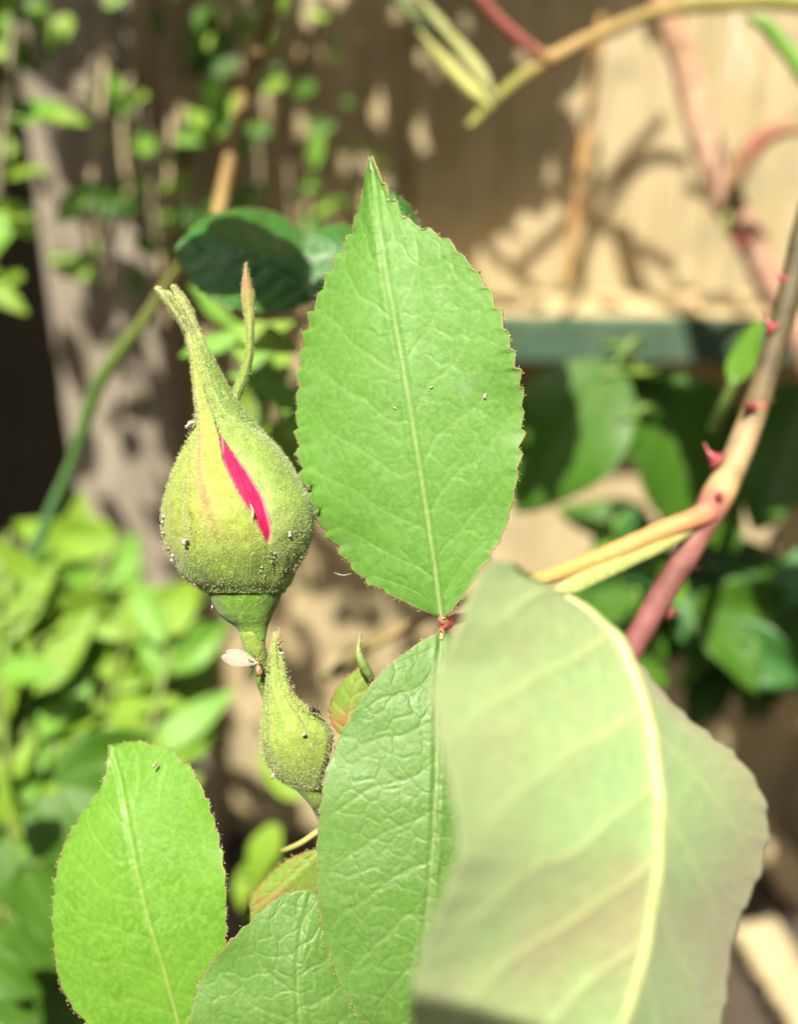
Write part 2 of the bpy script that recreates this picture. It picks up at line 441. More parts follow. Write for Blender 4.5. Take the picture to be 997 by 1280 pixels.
def build_fence():
    f = empty('fence', (0.25, FENCE_Y, 0))
    tag(f, 'pale weathered fence of upright timber boards behind the rose', 'fence')
    w = 0.079; x = -0.072; k = 0
    while x < 1.2:
        V, F = board_mesh(w + 0.006, 0.009, 1.05 + 0.01 * random.random(), 20 + k)
        me = make_mesh('board', V, F, M['wood'], smooth=False)
        o = bpy.data.objects.new('board', me); link(o, f, (x + w/2, FENCE_Y + 0.006 + (0.0 if k % 2 else 0.0065) + 0.001 * random.random(), 0.002))
        o.rotation_euler = (0, 0, math.radians(random.uniform(-1.2, 1.2)))
        x += w; k += 1
    V, F = board_mesh(0.034, 0.034, 1.08, 77, 0.001)
    o = bpy.data.objects.new('post', make_mesh('post', V, F, M['wood_grey'], smooth=False)); link(o, f, (-0.0895, FENCE_Y + 0.004, 0.0))
    # horizontal rails: pale top, green grown front face
    for (z, x0, x1) in ((CAM[2] - 0.0935, -0.012, 1.2), (CAM[2] + 0.40, -0.07, 1.2)):
        L_ = x1 - x0; V, F = board_mesh(0.0146, 0.030, L_, 51, 0.0002)
        V = V[:, [2, 1, 0]]; V[:, 2] *= -1; V[:, 0] -= L_/2
        F = [fc[::-1] for fc in F]
        me = make_mesh('rail', V, F, [M['wood_green'], M['rail_face']], smooth=False)
        mi = [1 if (abs(p.normal.y) > 0.6 and p.center.y < 0) else 0 for p in me.polygons]; me.polygons.foreach_set('material_index', mi)
        # make sure the orientation is outward
        o = bpy.data.objects.new('rail', me); link(o, f, ((x0 + x1)/2, FENCE_Y + 0.0013 - 0.016, z + 0.0073))
    # added backdrop panel beyond the post, its near-black colour stands in for shade
    g = empty('shade_backdrop_panel', (-0.45, 0.62, 0))
    tag(g, 'added backdrop board panel beyond the grey post, near-black colour standing in for deep shade', 'backdrop panel')
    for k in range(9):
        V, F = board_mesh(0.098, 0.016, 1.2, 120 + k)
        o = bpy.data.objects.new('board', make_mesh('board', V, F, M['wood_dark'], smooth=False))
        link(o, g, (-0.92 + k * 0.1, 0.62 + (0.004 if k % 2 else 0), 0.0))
build_fence()

def build_added_hedge():  # unseen, added behind the viewpoint to cut low sky light
    e = empty('added_hedge', (0, -1.6, 0)); tag(e, 'tall dark green hedging facing the fence, unseen, added to cut the low sky light', 'added_hedge')
    r = np.random.default_rng(17)
    X, Z = np.meshgrid(np.linspace(-2.6, 2.6, 60), np.linspace(0, 1.55, 24), indexing='ij')
    Y = -1.45 + 0.16 * (vnoise(X * 5 + 20, Z * 5, 8) - 0.5) + 0.06 * (vnoise(X * 17 + 50, Z * 17, 9) - 0.5)
    G = np.stack([X, Y, Z], -1); V, F, mi, at, n = sheet(G, 0.5)
    obj('core', V, F, M['leaf_bg'], e, attrs={'vein': np.zeros(len(V)), 'rim': np.zeros(len(V))})
    k = 5000; c = np.stack([r.uniform(-2.6, 2.6, k), np.zeros(k), r.uniform(0, 1.58, k)], 1)
    c[:, 1] = -1.45 + 0.16 * (vnoise(c[:, 0] * 5 + 20, c[:, 2] * 5, 8) - 0.5) + r.uniform(-0.02, 0.05, k)
    a = r.normal(0, 1, (k, 3)); a /= np.linalg.norm(a, axis=1, keepdims=True); b = np.cross(a, r.normal(0, 1, (k, 3))); b /= np.linalg.norm(b, axis=1, keepdims=True)
    V = np.stack([c - a * 0.03, c + b * 0.014, c + a * 0.03, c - b * 0.014], 1).reshape(-1, 3)
    F = np.arange(4 * k).reshape(k, 4)
    tag(obj('foliage', V, F, M['leaf_bg'], e, attrs={'vein': np.zeros(len(V)), 'rim': np.zeros(len(V))}), kind='stuff')
build_added_hedge()

# ------------------------------------------------------------------ leaves
def leaf_blade(name, parent, mid, left, right, dmid, dl, dr, mats, nu=220, nv=66, teeth=18, tooth=4.0, thick=0.00022,
               laterals=9, seed=1, lat_amp=1.0, cell=0, cell_amp=0.0, mid_amp=1.6, mid_w=2.2, quilt=0.0, under=False,
               lat_col=0.35, cell_col=0.25, glands=120, gland_mat=None, waves=0.0, lat_slope=0.17, rim=1.0, curl=1.6, label=None,
               midrib_tube=None, gsize=1.0):
    """blade from photo outlines (base -> tip); dmid/dl/dr: depth along the midrib and edge depth offsets (lists along the length)"""
    t = np.linspace(0, 1, nu)
    Mi = interp(mid, t); Le = interp(left, t); Ri = interp(right, t)
    tt = lambda a: np.interp(t, np.linspace(0, 1, len(a)), a)
    dm = np.convolve(np.pad(tt(dmid), 12, mode='edge'), np.ones(25)/25, 'valid'); el = tt(dl); er = tt(dr)
    v = np.sign(np.linspace(-1, 1, nv * 2 + 1)) * np.abs(np.linspace(-1, 1, nv * 2 + 1)) ** 0.92
    S, Vv = np.meshgrid(t, v, indexing='ij'); av = np.abs(Vv)
    E = np.where(Vv[..., None] < 0, Le[:, None, :], Ri[:, None, :])
    XY = Mi[:, None, :] + (E - Mi[:, None, :]) * av[..., None]
    # serration: saw teeth that lean towards the tip
    if teeth:
        r = np.random.default_rng(seed + 50)
        for sgn in (-1, 1):
            ph = t * teeth + 0.6 * vnoise(t * 7 + 3, t * 0 + sgn + 5, seed)
            saw = (ph % 1.0); saw = np.where(saw < 0.72, saw / 0.72, (1 - saw) / 0.28)
            amp = tooth * (0.25 + 1.3 * r.random(teeth + 4))[np.floor(ph).astype(int)] * ss(0.03, 0.15, t) * (1 - ss(0.97, 1.0, t))
            Ed = Le if sgn < 0 else Ri
            out = Ed - Mi; ln = np.linalg.norm(out, axis=1, keepdims=True) + 1e-6
            tan = np.gradient(Ed, axis=0); tan /= np.linalg.norm(tan, axis=1, keepdims=True) + 1e-9
            nr = np.stack([tan[:, 1], -tan[:, 0]], 1); nr *= np.sign(np.sum(nr * out, 1, keepdims=True))
            disp = (nr * (saw - 0.45)[:, None] + tan * (saw * 0.22)[:, None]) * (amp * np.minimum(1, ln[:, 0] / 25))[:, None]
            msk = (Vv * sgn > 0)
            wgt = ss(0.80, 1.0, av) * msk
            XY = XY + disp[:, None, :] * wgt[..., None]
    D = dm[:, None] + np.where(Vv < 0, el[:, None], er[:, None]) * av ** curl
    if waves:
        D = D + waves * (np.sin(S * 17 + seed) * av ** 2.5 * np.where(Vv < 0, 1, -0.8) + 0.6 * np.sin(S * 29 + 2 * seed) * av ** 3)
    G = P(XY[..., 0], XY[..., 1], D)
    # relief
    px_m = KP * float(np.mean(dmid))
    length = np.sum(np.linalg.norm(np.diff(Mi, axis=0), axis=1))
    halfw = np.linalg.norm(E - Mi[:, None, :], axis=-1)
    wob = 0.035 * (vnoise(S * 6 + 9, av * 5 + np.where(Vv < 0, 3, 17), seed) - 0.5)
    w = S - lat_slope * av ** 0.85 + lat_slope * 0.35 * av ** 3 * -1 + wob + np.where(Vv < 0, 0.5 / laterals * 0.6, 0)
    ph = w * laterals; dist = np.abs(ph - np.round(ph)) / laterals * length
    fade = (1 - ss(0.80, 0.98, av)) * ss(0.02, 0.08, S) * (1 - ss(0.93, 1, S))
    lat = np.exp(-(dist / (4.2 if under else 2.6)) ** 2) * fade * (1 - 0.5 * av)
    dmidpx = av * halfw
    mr = np.exp(-(dmidpx / mid_w) ** 2) * (1 - 0.75 * S)
    H = np.zeros_like(S)
    sgn = 1.0 if under else -1.0
    H += sgn * lat_amp * lat * 1.1
    H += sgn * mid_amp * np.exp(-(dmidpx / (mid_w * 1.5)) ** 2) * (1 - 0.6 * S)
    if not under:   # soft shoulders either side of the sunk midrib
        H += 0.5 * mid_amp * np.exp(-((dmidpx - mid_w * 2.6) / (mid_w * 1.5)) ** 2) * (1 - 0.5 * S)
    qd = np.abs(ph - np.round(ph)) * 2
    H += quilt * (qd ** 0.6 - 0.5) * fade * (1 if not under else -1)
    cl = 0
    if cell:
        jx = XY[..., 0] / cell + 0.35 * vnoise(XY[..., 0] / 14, XY[..., 1] / 14, seed + 3)
        jy = XY[..., 1] / cell + 0.35 * vnoise(XY[..., 0] / 14 + 9, XY[..., 1] / 14, seed + 4)
        f1, f2 = voronoi(jx, jy, seed)
        e = (f2 - f1); f3, f4 = voronoi(jx * 2.3 + 5, jy * 2.3, seed + 8)
        cl = np.exp(-(e / 0.085) ** 2)
        cl2 = np.exp(-((f4 - f3) / 0.10) ** 2)
        prom = 0.65 + 0.35 * vnoise(XY[..., 0] / 45 + 5, XY[..., 1] / 45, seed + 12)
        H += -sgn * cell_amp * (np.minimum(e * 5.0, 0.8) - 0.4) * (0.4 + 0.6 * fade) * prom
        H += -sgn * cell_amp * 0.28 * (np.minimum((f4 - f3) * 2, 0.7) - 0.35)
        cl = np.maximum(cl, 0.5 * cl2) * prom
    H += 1.1 * (vnoise(XY[..., 0] / 38 + 3, XY[..., 1] / 38 + 7, seed + 2) - 0.5) + 0.35 * (vnoise(XY[..., 0] / 11, XY[..., 1] / 11, seed + 6) - 0.5)
    n = grid_normals(G)
    if np.mean(np.sum(n * (CAM - G), -1)) < 0: n = -n
    G = G + n * (H * px_m * (1 - 0.5 * av ** 6))[..., None]
    vein = np.clip(np.maximum(np.maximum(mr * (1 if not under else 0.9), lat_col * lat), cell_col * cl), 0, 1)
    rimv = ss(1 - 3.2 / np.maximum(halfw, 12), 1.0, av) * rim * (0.35 + 0.65 * vnoise(S * 40, Vv * 2 + 3, seed + 5))
    if under: rimv = np.maximum(rimv, np.where(Vv > 0, 0.75, 0.25) * ss(0.25, 0.95, av) * (0.45 + 0.55 * vnoise(XY[..., 0] / 60, XY[..., 1] / 60, seed + 21)))
    Vx, F, mi, at, nn = sheet(G, thick, {'vein': vein, 'rim': rimv})
    o = obj(name, Vx, F, mats, parent, midx=mi, attrs=at)
    if label: o['label'] = label
    if midrib_tube:
        c = G[:, nv] - n[:, nv] * (0.45 * midrib_tube[0] * px_m)
        k = np.linspace(2, nu - 8, 24).astype(int)
        rad = np.interp(np.linspace(0, 1, 24), [0, 1], midrib_tube[:2]) * KP * dm[k]
        Vt, Ft, tv = tube_arrays(c[k], rad, 14, 120, 0.05, seed)
        obj('midrib', Vt, Ft, midrib_tube[2], o, tint=tint_along(tv, [(0, midrib_tube[3]), (1, midrib_tube[3])]))
    if glands:
        r = np.random.default_rng(seed + 7)
        ii = r.integers(int(nu * 0.02), nu - 2, glands); side = r.random(glands) < 0.5
        pts = np.where(side[:, None], G[ii, 0], G[ii, -1])
        inn = np.where(side[:, None], G[ii, 3], G[ii, -4])
        d = pts - inn; d /= np.linalg.norm(d, axis=1, keepdims=True) + 1e-12
        Vh, Fh, _ = hair_arrays(pts - d * 0.00005, d, 3.2 * px_m * gsize, 0.42 * px_m * gsize, seed, 0.7, gland=0.8 * px_m * gsize)
        h = obj('margin_glands', Vh, Fh, gland_mat or M['gland'], o); h['kind'] = 'stuff'
    return o, G, n

# --- compound leaf: sharp terminal leaflet, wrinkled side leaflet, their stalk
rl = empty('rose_leaf', P(556, 782, 0.103))
tag(rl, 'sharp toothed rose leaf beside the bud, pointed upright leaflet above a wrinkled side leaflet', 'leaf')
main_o, main_G, main_n = leaf_blade('leaflet', rl,
    mid=[(551, 773), (545, 725), (536, 660), (526, 595), (514, 520), (501, 443), (487, 365), (475, 290), (467, 235), (462, 196)],
    left=[(550, 773), (530, 764), (485, 742), (446, 717), (421, 685), (398, 653), (382, 615), (373, 576), (370, 528), (372, 478), (378, 427), (396, 373), (417, 328), (436, 295), (446, 265), (454, 228), (461, 196)],
    right=[(552, 773), (563, 764), (582, 740), (605, 705), (627, 669), (641, 624), (648, 586), (653, 528), (652, 482), (642, 446), (632, 411), (616, 373), (597, 342), (580, 322), (561, 301), (538, 288), (517, 279), (501, 265), (486, 243), (474, 220), (463, 196)],
    dmid=[0.1015, 0.1005, 0.1000, 0.1000, 0.1005, 0.1015, 0.1040], dl=[0.0005, 0.0030, 0.0042, 0.0035, 0.0015], dr=[-0.0005, -0.0012, -0.0022, -0.0015, 0.0],
    mats=[M['leaf_main'], M['leaf_under']], nu=300, nv=80, teeth=25, tooth=6.5, laterals=9, seed=4, lat_amp=0.3, cell=36, cell_amp=0.65, quilt=0.8,
    mid_amp=2.4, mid_w=3.0, lat_col=0.30, cell_col=0.10, glands=420, waves=0.0003, label='smooth upright pointed leaflet with a pale midrib')
leaf_blade('leaflet', rl,
    mid=[(552, 789), (549, 830), (546, 900), (545, 960), (543, 1010), (538, 1090), (532, 1160), (524, 1240), (512, 1335)],
    left=[(552, 789), (532, 798), (507, 815), (476, 840), (455, 868), (437, 897), (422, 926), (410, 958), (401, 1003), (396, 1056), (399, 1138), (412, 1197), (434, 1246), (454, 1280), (511, 1336)],
    right=[(553, 789), (575, 800), (605, 830), (640, 890), (665, 960), (675, 1040), (670, 1110), (645, 1180), (605, 1245), (560, 1300), (513, 1336)],
    dmid=[0.1020, 0.0990, 0.0972, 0.0962, 0.0962, 0.0975], dl=[0.0, 0.0003, 0.0008, 0.0008, 0.0005], dr=[0.001, 0.004, 0.006, 0.005, 0.001],
    mats=[M['leaf_ret'], M['leaf_under']], nu=300, nv=84, teeth=26, tooth=3.2, laterals=9, seed=9, lat_amp=0.7, cell=25, cell_amp=1.25, quilt=0.8,
    mid_amp=2.6, mid_w=3.0, lat_col=0.35, cell_col=0.22, glands=340, lat_slope=0.13, waves=0.0002, label='wrinkled leaflet with a net of sunken veins')
stem('rachis', [(551, 771, 0.1015, 4.5), (556, 780, 0.1022, 6), (566, 775, 0.1045, 6.5), (590, 772, 0.108, 6.5), (640, 780, 0.112, 7), (730, 800, 0.118, 8)], M['stem'], rl,
     stops=[(0, (0.35, 0.16, 0.09)), (0.2, (0.42, 0.10, 0.09)), (1, (0.40, 0.2, 0.1))], bump=0.25, seed=3)
stem('leaflet_stalk', [(556, 779, 0.102, 5), (553, 786, 0.1022, 4.5), (551, 800, 0.1018, 3)], M['stem'], rl, stops=[(0, (0.42, 0.10, 0.09)), (1, (0.30, 0.32, 0.10))], bump=0.2)
# hairy glands round the red joint
jr = np.random.default_rng(8)
jp = P(556 + jr.normal(0, 7, 90), 780 + jr.normal(0, 5, 90), 0.1005 + 0.0 * jr.random(90)); jd = jr.normal(0, 1, (90, 3)); jd /= np.linalg.norm(jd, axis=1, keepdims=True)
Vh, Fh, _ = hair_arrays(P(556, 780, 0.1022) + jd * 0.00045, jd, 0.0004, 0.00004, 2, 0.3, 0.00006)
tag(obj('joint_glands', Vh, Fh, M['thorn'], rl), kind='stuff')

# --- lower left young leaf
ll = empty('rose_leaf', P(240, 1345, 0.1))
tag(ll, 'bright yellow-green smooth rose leaf with a blunt tip, low beside the lime shrub', 'leaf')
leaf_blade('leaflet', ll,
    mid=[(240, 1345), (221, 1275), (205, 1215), (183, 1141), (167, 1067), (155, 998), (147, 960), (139, 931)],
    left=[(239, 1345), (180, 1330), (128, 1297), (94, 1263), (76, 1231), (68, 1189), (66, 1131), (73, 1080), (91, 1035), (110, 1006), (128, 980), (134, 955), (138, 931)],
    right=[(241, 1345), (262, 1300), (272, 1250), (281, 1200), (283, 1141), (281, 1093), (273, 1044), (260, 1003), (237, 959), (206, 935), (172, 927), (140, 930)],
    dmid=[0.103, 0.1015, 0.1005, 0.101, 0.1025, 0.106], dl=[0.001, 0.002, 0.003, 0.002, 0.0], dr=[0.0, 0.0, -0.0005, 0.0, 0.001],
    mats=[M['leaf_young'], M['leaf_under']], nu=240, nv=66, teeth=22, tooth=3.0, laterals=9, seed=14, lat_amp=0.3, cell=30, cell_amp=0.35, quilt=0.5,
    mid_amp=2.0, mid_w=2.6, lat_col=0.25, cell_col=0.1, glands=320, waves=0.0003)
stem('petiole', [(240, 1340, 0.102, 5), (262, 1400, 0.104, 5.5), (300, 1480, 0.108, 6)], M['stem'], ll, stops=[(0, (0.3, 0.3, 0.1)), (1, (0.35, 0.2, 0.1))])
# --- bottom centre wrinkled leaf
bc = empty('rose_leaf', P(390, 1420, 0.101))
tag(bc, 'glossy wrinkled rose leaf tucked between the smooth yellow-green leaf and the net-veined leaflet', 'leaf')
leaf_blade('leaflet', bc,
    mid=[(392, 1420), (386, 1360), (376, 1290), (372, 1230), (376, 1170), (390, 1112)],
    left=[(391, 1420), (320, 1400), (262, 1370), (238, 1325), (237, 1280), (246, 1240), (261, 1208), (287, 1178), (316, 1149), (352, 1119), (370, 1114), (389, 1112)],
    right=[(393, 1420), (440, 1400), (475, 1360), (486, 1320), (480, 1275), (465, 1230), (448, 1190), (430, 1150), (410, 1122), (391, 1112)],
    dmid=[0.100, 0.0985, 0.0978, 0.0985, 0.100], dl=[0, -0.0008, -0.001, -0.0006, 0.0], dr=[0.001, 0.002, 0.003, 0.002, 0.0],
    mats=[M['leaf_ret'], M['leaf_under']], nu=240, nv=70, teeth=22, tooth=3.0, laterals=8, seed=23, lat_amp=0.7, cell=25, cell_amp=1.25, quilt=0.8,
    mid_amp=2.2, mid_w=2.6, lat_col=0.3, cell_col=0.22, glands=150, waves=0.0002)
stem('petiole', [(392, 1415, 0.103, 5), (396, 1480, 0.105, 6)], M['stem'], bc, stops=[(0, (0.3, 0.3, 0.1)), (1, (0.35, 0.2, 0.1))])
# --- flushed leaf behind
fl = empty('rose_leaf', P(400, 1062, 0.108))
tag(fl, 'small yellowish rose leaf flushed orange-red, below the closed green bud', 'leaf')
leaf_blade('leaflet', fl,
    mid=[(402, 1060), (375, 1085), (345, 1112), (318, 1135), (303, 1152)],
    left=[(402, 1059), (378, 1066), (356, 1076), (333, 1097), (312, 1124), (303, 1151)],
    right=[(403, 1061), (404, 1090), (396, 1118), (370, 1140), (335, 1156), (304, 1153)],
    dmid=[0.106, 0.1065, 0.107, 0.108], dl=[0, 0.001, 0], dr=[0, 0.001, 0], mats=[M['leaf_flushed'], M['leaf_under']],
    nu=90, nv=30, teeth=14, tooth=2.2, laterals=6, seed=31, glands=70, mid_amp=1.4, lat_amp=0.8, cell=18, cell_amp=0.8)
stem('petiole', [(352, 1064, 0.1085, 3.0), (375, 1054, 0.1075, 3.4), (402, 1036, 0.107, 3.6), (430, 1020, 0.107, 4)], M['stem'], fl,
     stops=[(0, (0.22, 0.25, 0.05)), (0.5, (0.45, 0.42, 0.15)), (1, (0.4, 0.3, 0.12))])
# --- little leaf and hooked bract right of the small bud
sb = empty('rose_leaf', P(440, 920, 0.106))
tag(sb, 'small folded leaf with a hooked bract between the closed bud and net-veined leaflet', 'leaf')
leaf_blade('leaflet', sb,
    mid=[(440, 930), (436, 895), (443, 862), (452, 832)],
    left=[(439, 930), (416, 908), (412, 884), (424, 856), (451, 832)],
    right=[(441, 930), (468, 905), (478, 875), (468, 848), (453, 832)],
    dmid=[0.106, 0.1055, 0.105, 0.105], dl=[0, 0.001, 0], dr=[0, 0.0, 0], mats=[M['leaf_flushed'], M['leaf_under']],
    nu=80, nv=26, teeth=12, tooth=2, laterals=5, seed=35, glands=70, mid_amp=1.4)
stem('bract', [(466, 852, 0.1035, 2.5), (461, 843, 0.1032, 5.5), (454, 832, 0.103, 6), (448, 815, 0.103, 4.6), (449, 800, 0.1033, 2.6), (451, 788, 0.1037, 0.4)], M['stem'], sb,
     stops=[(0, (0.06, 0.10, 0.03)), (0.5, (0.16, 0.24, 0.06)), (1, (0.30, 0.20, 0.09))], bump=0.3)
br = np.random.default_rng(3); bt = br.random(60)
bp = interp([(464, 850), (454, 832), (448, 815), (450, 795)], bt); bn = br.normal(0, 1, (60, 3)); bn /= np.linalg.norm(bn, axis=1, keepdims=True)
Vh, Fh, _ = hair_arrays(P(bp[:, 0], bp[:, 1], 0.1031) + bn * 0.00025, bn, 0.0003, 0.00003, 5, 0.2, 0.00005)
tag(obj('bract_glands', Vh, Fh, M['gland_pale'], sb), kind='stuff')

# --- big near leaf, underside towards us
fr = empty('rose_leaf', P(702, 750, 0.078))
tag(fr, 'large pale rose leaf showing its underside and thick yellow midrib, bent beside the red cane', 'leaf')
leaf_blade('leaflet', fr,
    mid=[(700, 746), (722, 757), (748, 776), (778, 812), (797, 851), (815, 924), (824, 997), (824, 1071), (815, 1144), (796, 1232), (770, 1310), (735, 1400)],
    left=[(699, 746), (680, 734), (657, 719), (638, 705), (622, 701), (598, 726), (575, 783), (549, 831), (541, 861), (548, 910), (563, 973), (573, 1022), (574, 1066), (556, 1120), (536, 1169), (522, 1215), (516, 1280), (540, 1350), (620, 1400), (734, 1401)],
    right=[(701, 747), (724, 757), (750, 776), (781, 812), (800, 832), (824, 861), (862, 900), (901, 929), (935, 963), (955, 1002), (959, 1037), (950, 1090), (926, 1144), (911, 1198), (907, 1245), (880, 1330), (820, 1390), (736, 1401)],
    dmid=[0.080, 0.076, 0.073, 0.071, 0.070, 0.069, 0.068], dl=[-0.004, -0.008, -0.0095, -0.0095, -0.008, -0.006, 0.0], dr=[0.001, 0.005, 0.010, 0.012, 0.012, 0.010, 0.004],
    mats=[M['leaf_under'], M['leaf_ret']], nu=260, nv=80, teeth=22, tooth=3.5, laterals=7, seed=41, lat_amp=1.6, cell=34, cell_amp=1.5, quilt=2.5, under=True,
    mid_amp=2.0, mid_w=8.0, lat_col=0.7, cell_col=0.28, glands=420, gland_mat=M['fuzz'], lat_slope=0.20, curl=1.15, waves=0.0005, rim=0.6,
    midrib_tube=(11, 7, M['stem'], (0.36, 0.42, 0.17)), gsize=0.7)

# ------------------------------------------------------------------ buds
def smooth1(a, k=9):
    return np.convolve(np.pad(a, k//2, mode='edge'), np.ones(k)/k, 'valid')

class BudSurface:
    def __init__(self, prof, dc):
        prof = np.asarray(sorted(prof), float); self.dc = dc
        ys = np.linspace(prof[0, 0], prof[-1, 0], 500)
        c = smooth1(np.interp(ys, prof[:, 0], (prof[:, 1] + prof[:, 2]) / 2), 17); r = smooth1(np.interp(ys, prof[:, 0], (prof[:, 2] - prof[:, 1]) / 2), 17)
        self.ys, self.c, self.r = ys, c, r
    def cx(self, y): return np.interp(y, self.ys, self.c)
    def rad(self, y): return np.interp(y, self.ys, self.r)
    def theta(self, x, y): return np.arcsin(np.clip((x - self.cx(y)) / self.rad(y), -1, 1))
    def pos(self, th, y, off=0.0, ddepth=0.0):
        r = self.rad(y) + off
        x = self.cx(y) + r * np.sin(th)
        return P(x, y, self.dc - r * np.cos(th) * KP * self.dc * 0.96 + ddepth)

def sepal(name, parent, bs, ys, thl, thr, off, colf, keel=3.0, bulge=2.0, nx=30, ny=110, thick_px=3.0, seed=1, fuzz=0, tip_taper=True, ridges=0.0, ddepth=0.0):
    """ys descending list bottom->tip of rows; thl/thr edge angles there"""
    ys = np.asarray(ys, float); t = np.linspace(0, 1, len(ys)); T = np.linspace(0, 1, ny)
    Y = np.interp(T, t, ys); A = smooth1(np.interp(T, t, thl), 7); B = smooth1(np.interp(T, t, thr), 7); O = smooth1(np.interp(T, t, off), 9)
    f = np.linspace(0, 1, nx); Fg = np.tile(f, (ny, 1)); Yg = np.tile(Y[:, None], (1, nx))
    th = A[:, None] + (B - A)[:, None] * Fg
    q = 2 * Fg - 1
    rr = bs.rad(Yg)
    kk = O[:, None] + bulge * np.minimum(1, rr / 40) * (1 - q ** 2) + keel * np.minimum(1, rr / 25) * np.exp(-(q / 0.16) ** 2) * ss(0.1, 0.5, T)[:, None]
    kk = kk + ridges * np.sin(th * 9 + seed) * ss(0.15, 0.5, T)[:, None] * np.minimum(1, rr / 50)
    kk = kk + 2.6 * (vnoise(th * 5 + 20, Yg / 26, seed) - 0.5) + 0.9 * (vnoise(th * 16 + 20, Yg / 8, seed + 3) - 0.5)
    G = bs.pos(th, Yg, kk, ddepth)
    V, F, mi, at, n = sheet(G, thick_px * KP * bs.dc, outward=G - bs.pos(th, Yg, -bs.rad(Yg)))
    tint = colf(Fg, Yg, th); tint = np.concatenate([tint.reshape(-1, 3)] * 2)
    seam = (1 - 0.45 * (np.exp(-(Fg / 0.05) ** 2) + np.exp(-((1 - Fg) / 0.05) ** 2)) * ss(0.45, 0.7, T)[:, None]).reshape(-1, 1)
    tint = tint * np.concatenate([seam, seam])
    o = obj(name, V, F, [M['sepal'], M['sepal_in']], parent, midx=mi, tint=tint)
    if fuzz:
        r = np.random.default_rng(seed + 9)
        i = np.minimum((r.random(fuzz) ** 1.0 * (ny - 2)).astype(int) + 1, ny - 2); j = r.integers(0, nx, fuzz)
        pt = G[i, j] + (G[np.minimum(i + 1, ny - 1), j] - G[i, j]) * r.random((fuzz, 1))
        Vh, Fh, _ = hair_arrays(pt, n[i, j], 4.2 * KP * bs.dc, 0.25 * KP * bs.dc, seed, 0.6)
        tag(obj('fuzz', Vh, Fh, M['fuzz'], o), kind='stuff')
    return o, G, n

bs = BudSurface([(742, 262, 348), (736, 254, 355), (729, 240, 361), (715, 226, 366), (690, 211, 379), (665, 205, 388), (645, 204, 389), (625, 207, 384), (600, 214, 371), (580, 222, 360), (560, 232, 347),
                 (537, 243, 322), (519, 247, 306), (490, 245, 287), (453, 241, 268), (414, 232, 249), (396, 219, 241), (375, 205, 232), (356, 193, 217)], 0.1025)
sh = empty('rose_shoot', P(405, 1010, 0.104))
tag(sh, 'rose shoot with a plump green bud split to pink above a small closed bud', 'rose bud')
LB = link(bpy.data.objects.new('flower_bud', None), sh, P(305, 735, 0.1025)); LB.empty_display_size = 0.003
LB['label'] = 'plump green bud with a narrow slit of magenta petal'
Yl = (0.285, 0.35, 0.058); Yg_ = (0.17, 0.27, 0.042); Ypk = (0.42, 0.27, 0.12); Ytip = (0.37, 0.41, 0.14)

def col_A(f, y, th):
    c = np.ones(f.shape + (3,)) * np.array(Yl)
    low = ss(660, 725, y)[..., None]; c = c * (1 - low) + np.array(Yg_) * low
    k = (np.exp(-((f - 0.42) / 0.13) ** 2) * (1 - ss(620, 690, y)) * 0.95)[..., None]
    c = c * (1 - k) + np.array(Ypk) * k
    t = (1 - ss(400, 450, y))[..., None]; c = c * (1 - t) + np.array(Ytip) * t
    return c
def col_C(f, y, th):
    c = np.ones(f.shape + (3,)) * np.array((0.20, 0.31, 0.055))
    e = (np.exp(-(f / 0.22) ** 2) * 0.7 * ss(540, 580, y))[..., None]; c = c * (1 - e) + np.array((0.33, 0.41, 0.13)) * e
    t = (1 - ss(420, 500, y))[..., None]; c = c * (1 - t) + np.array((0.34, 0.41, 0.08)) * t
    return c
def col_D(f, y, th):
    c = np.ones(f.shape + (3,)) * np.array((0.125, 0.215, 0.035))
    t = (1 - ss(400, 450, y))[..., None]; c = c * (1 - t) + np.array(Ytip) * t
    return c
def col_B(f, y, th):
    c = np.ones(f.shape + (3,)) * np.array((0.28, 0.355, 0.062)); low = ss(670, 730, y)[..., None]
    return c * (1 - low) + np.array(Yg_) * low

TH = lambda x, y: float(bs.theta(x, y))
# A: front sepal
rowsA = [(742, 235, 348, 0), (735, 226, 346, 2), (722, 228, 344, 3), (700, 232, 340, 3), (683, 234, 335, 3), (669, 234, 327, 3), (645, 233, 316, 3), (622, 233, 300.5, 3), (596, 235, 288, 3),
         (570, 240, 277, 3), (546, 246, 274, 3), (519, 249, 267, 3), (490, 246, 257, 3), (453, 241, 251, 2), (414, 232, 240, 1.5), (396, 219.5, 230, 1), (375, 206, 217, 1), (358, 195, 200, 0)]
sepA, GA, nA = sepal('sepal', LB, bs, [r[0] for r in rowsA], [TH(r[1], r[0]) for r in rowsA], [TH(r[2], r[0]) for r in rowsA], [r[3] for r in rowsA], col_A, keel=3.6, bulge=4.0, seed=2, fuzz=5000, ridges=0.5)
sepA['label'] = 'broad yellow-green sepal with a pinkish keel'
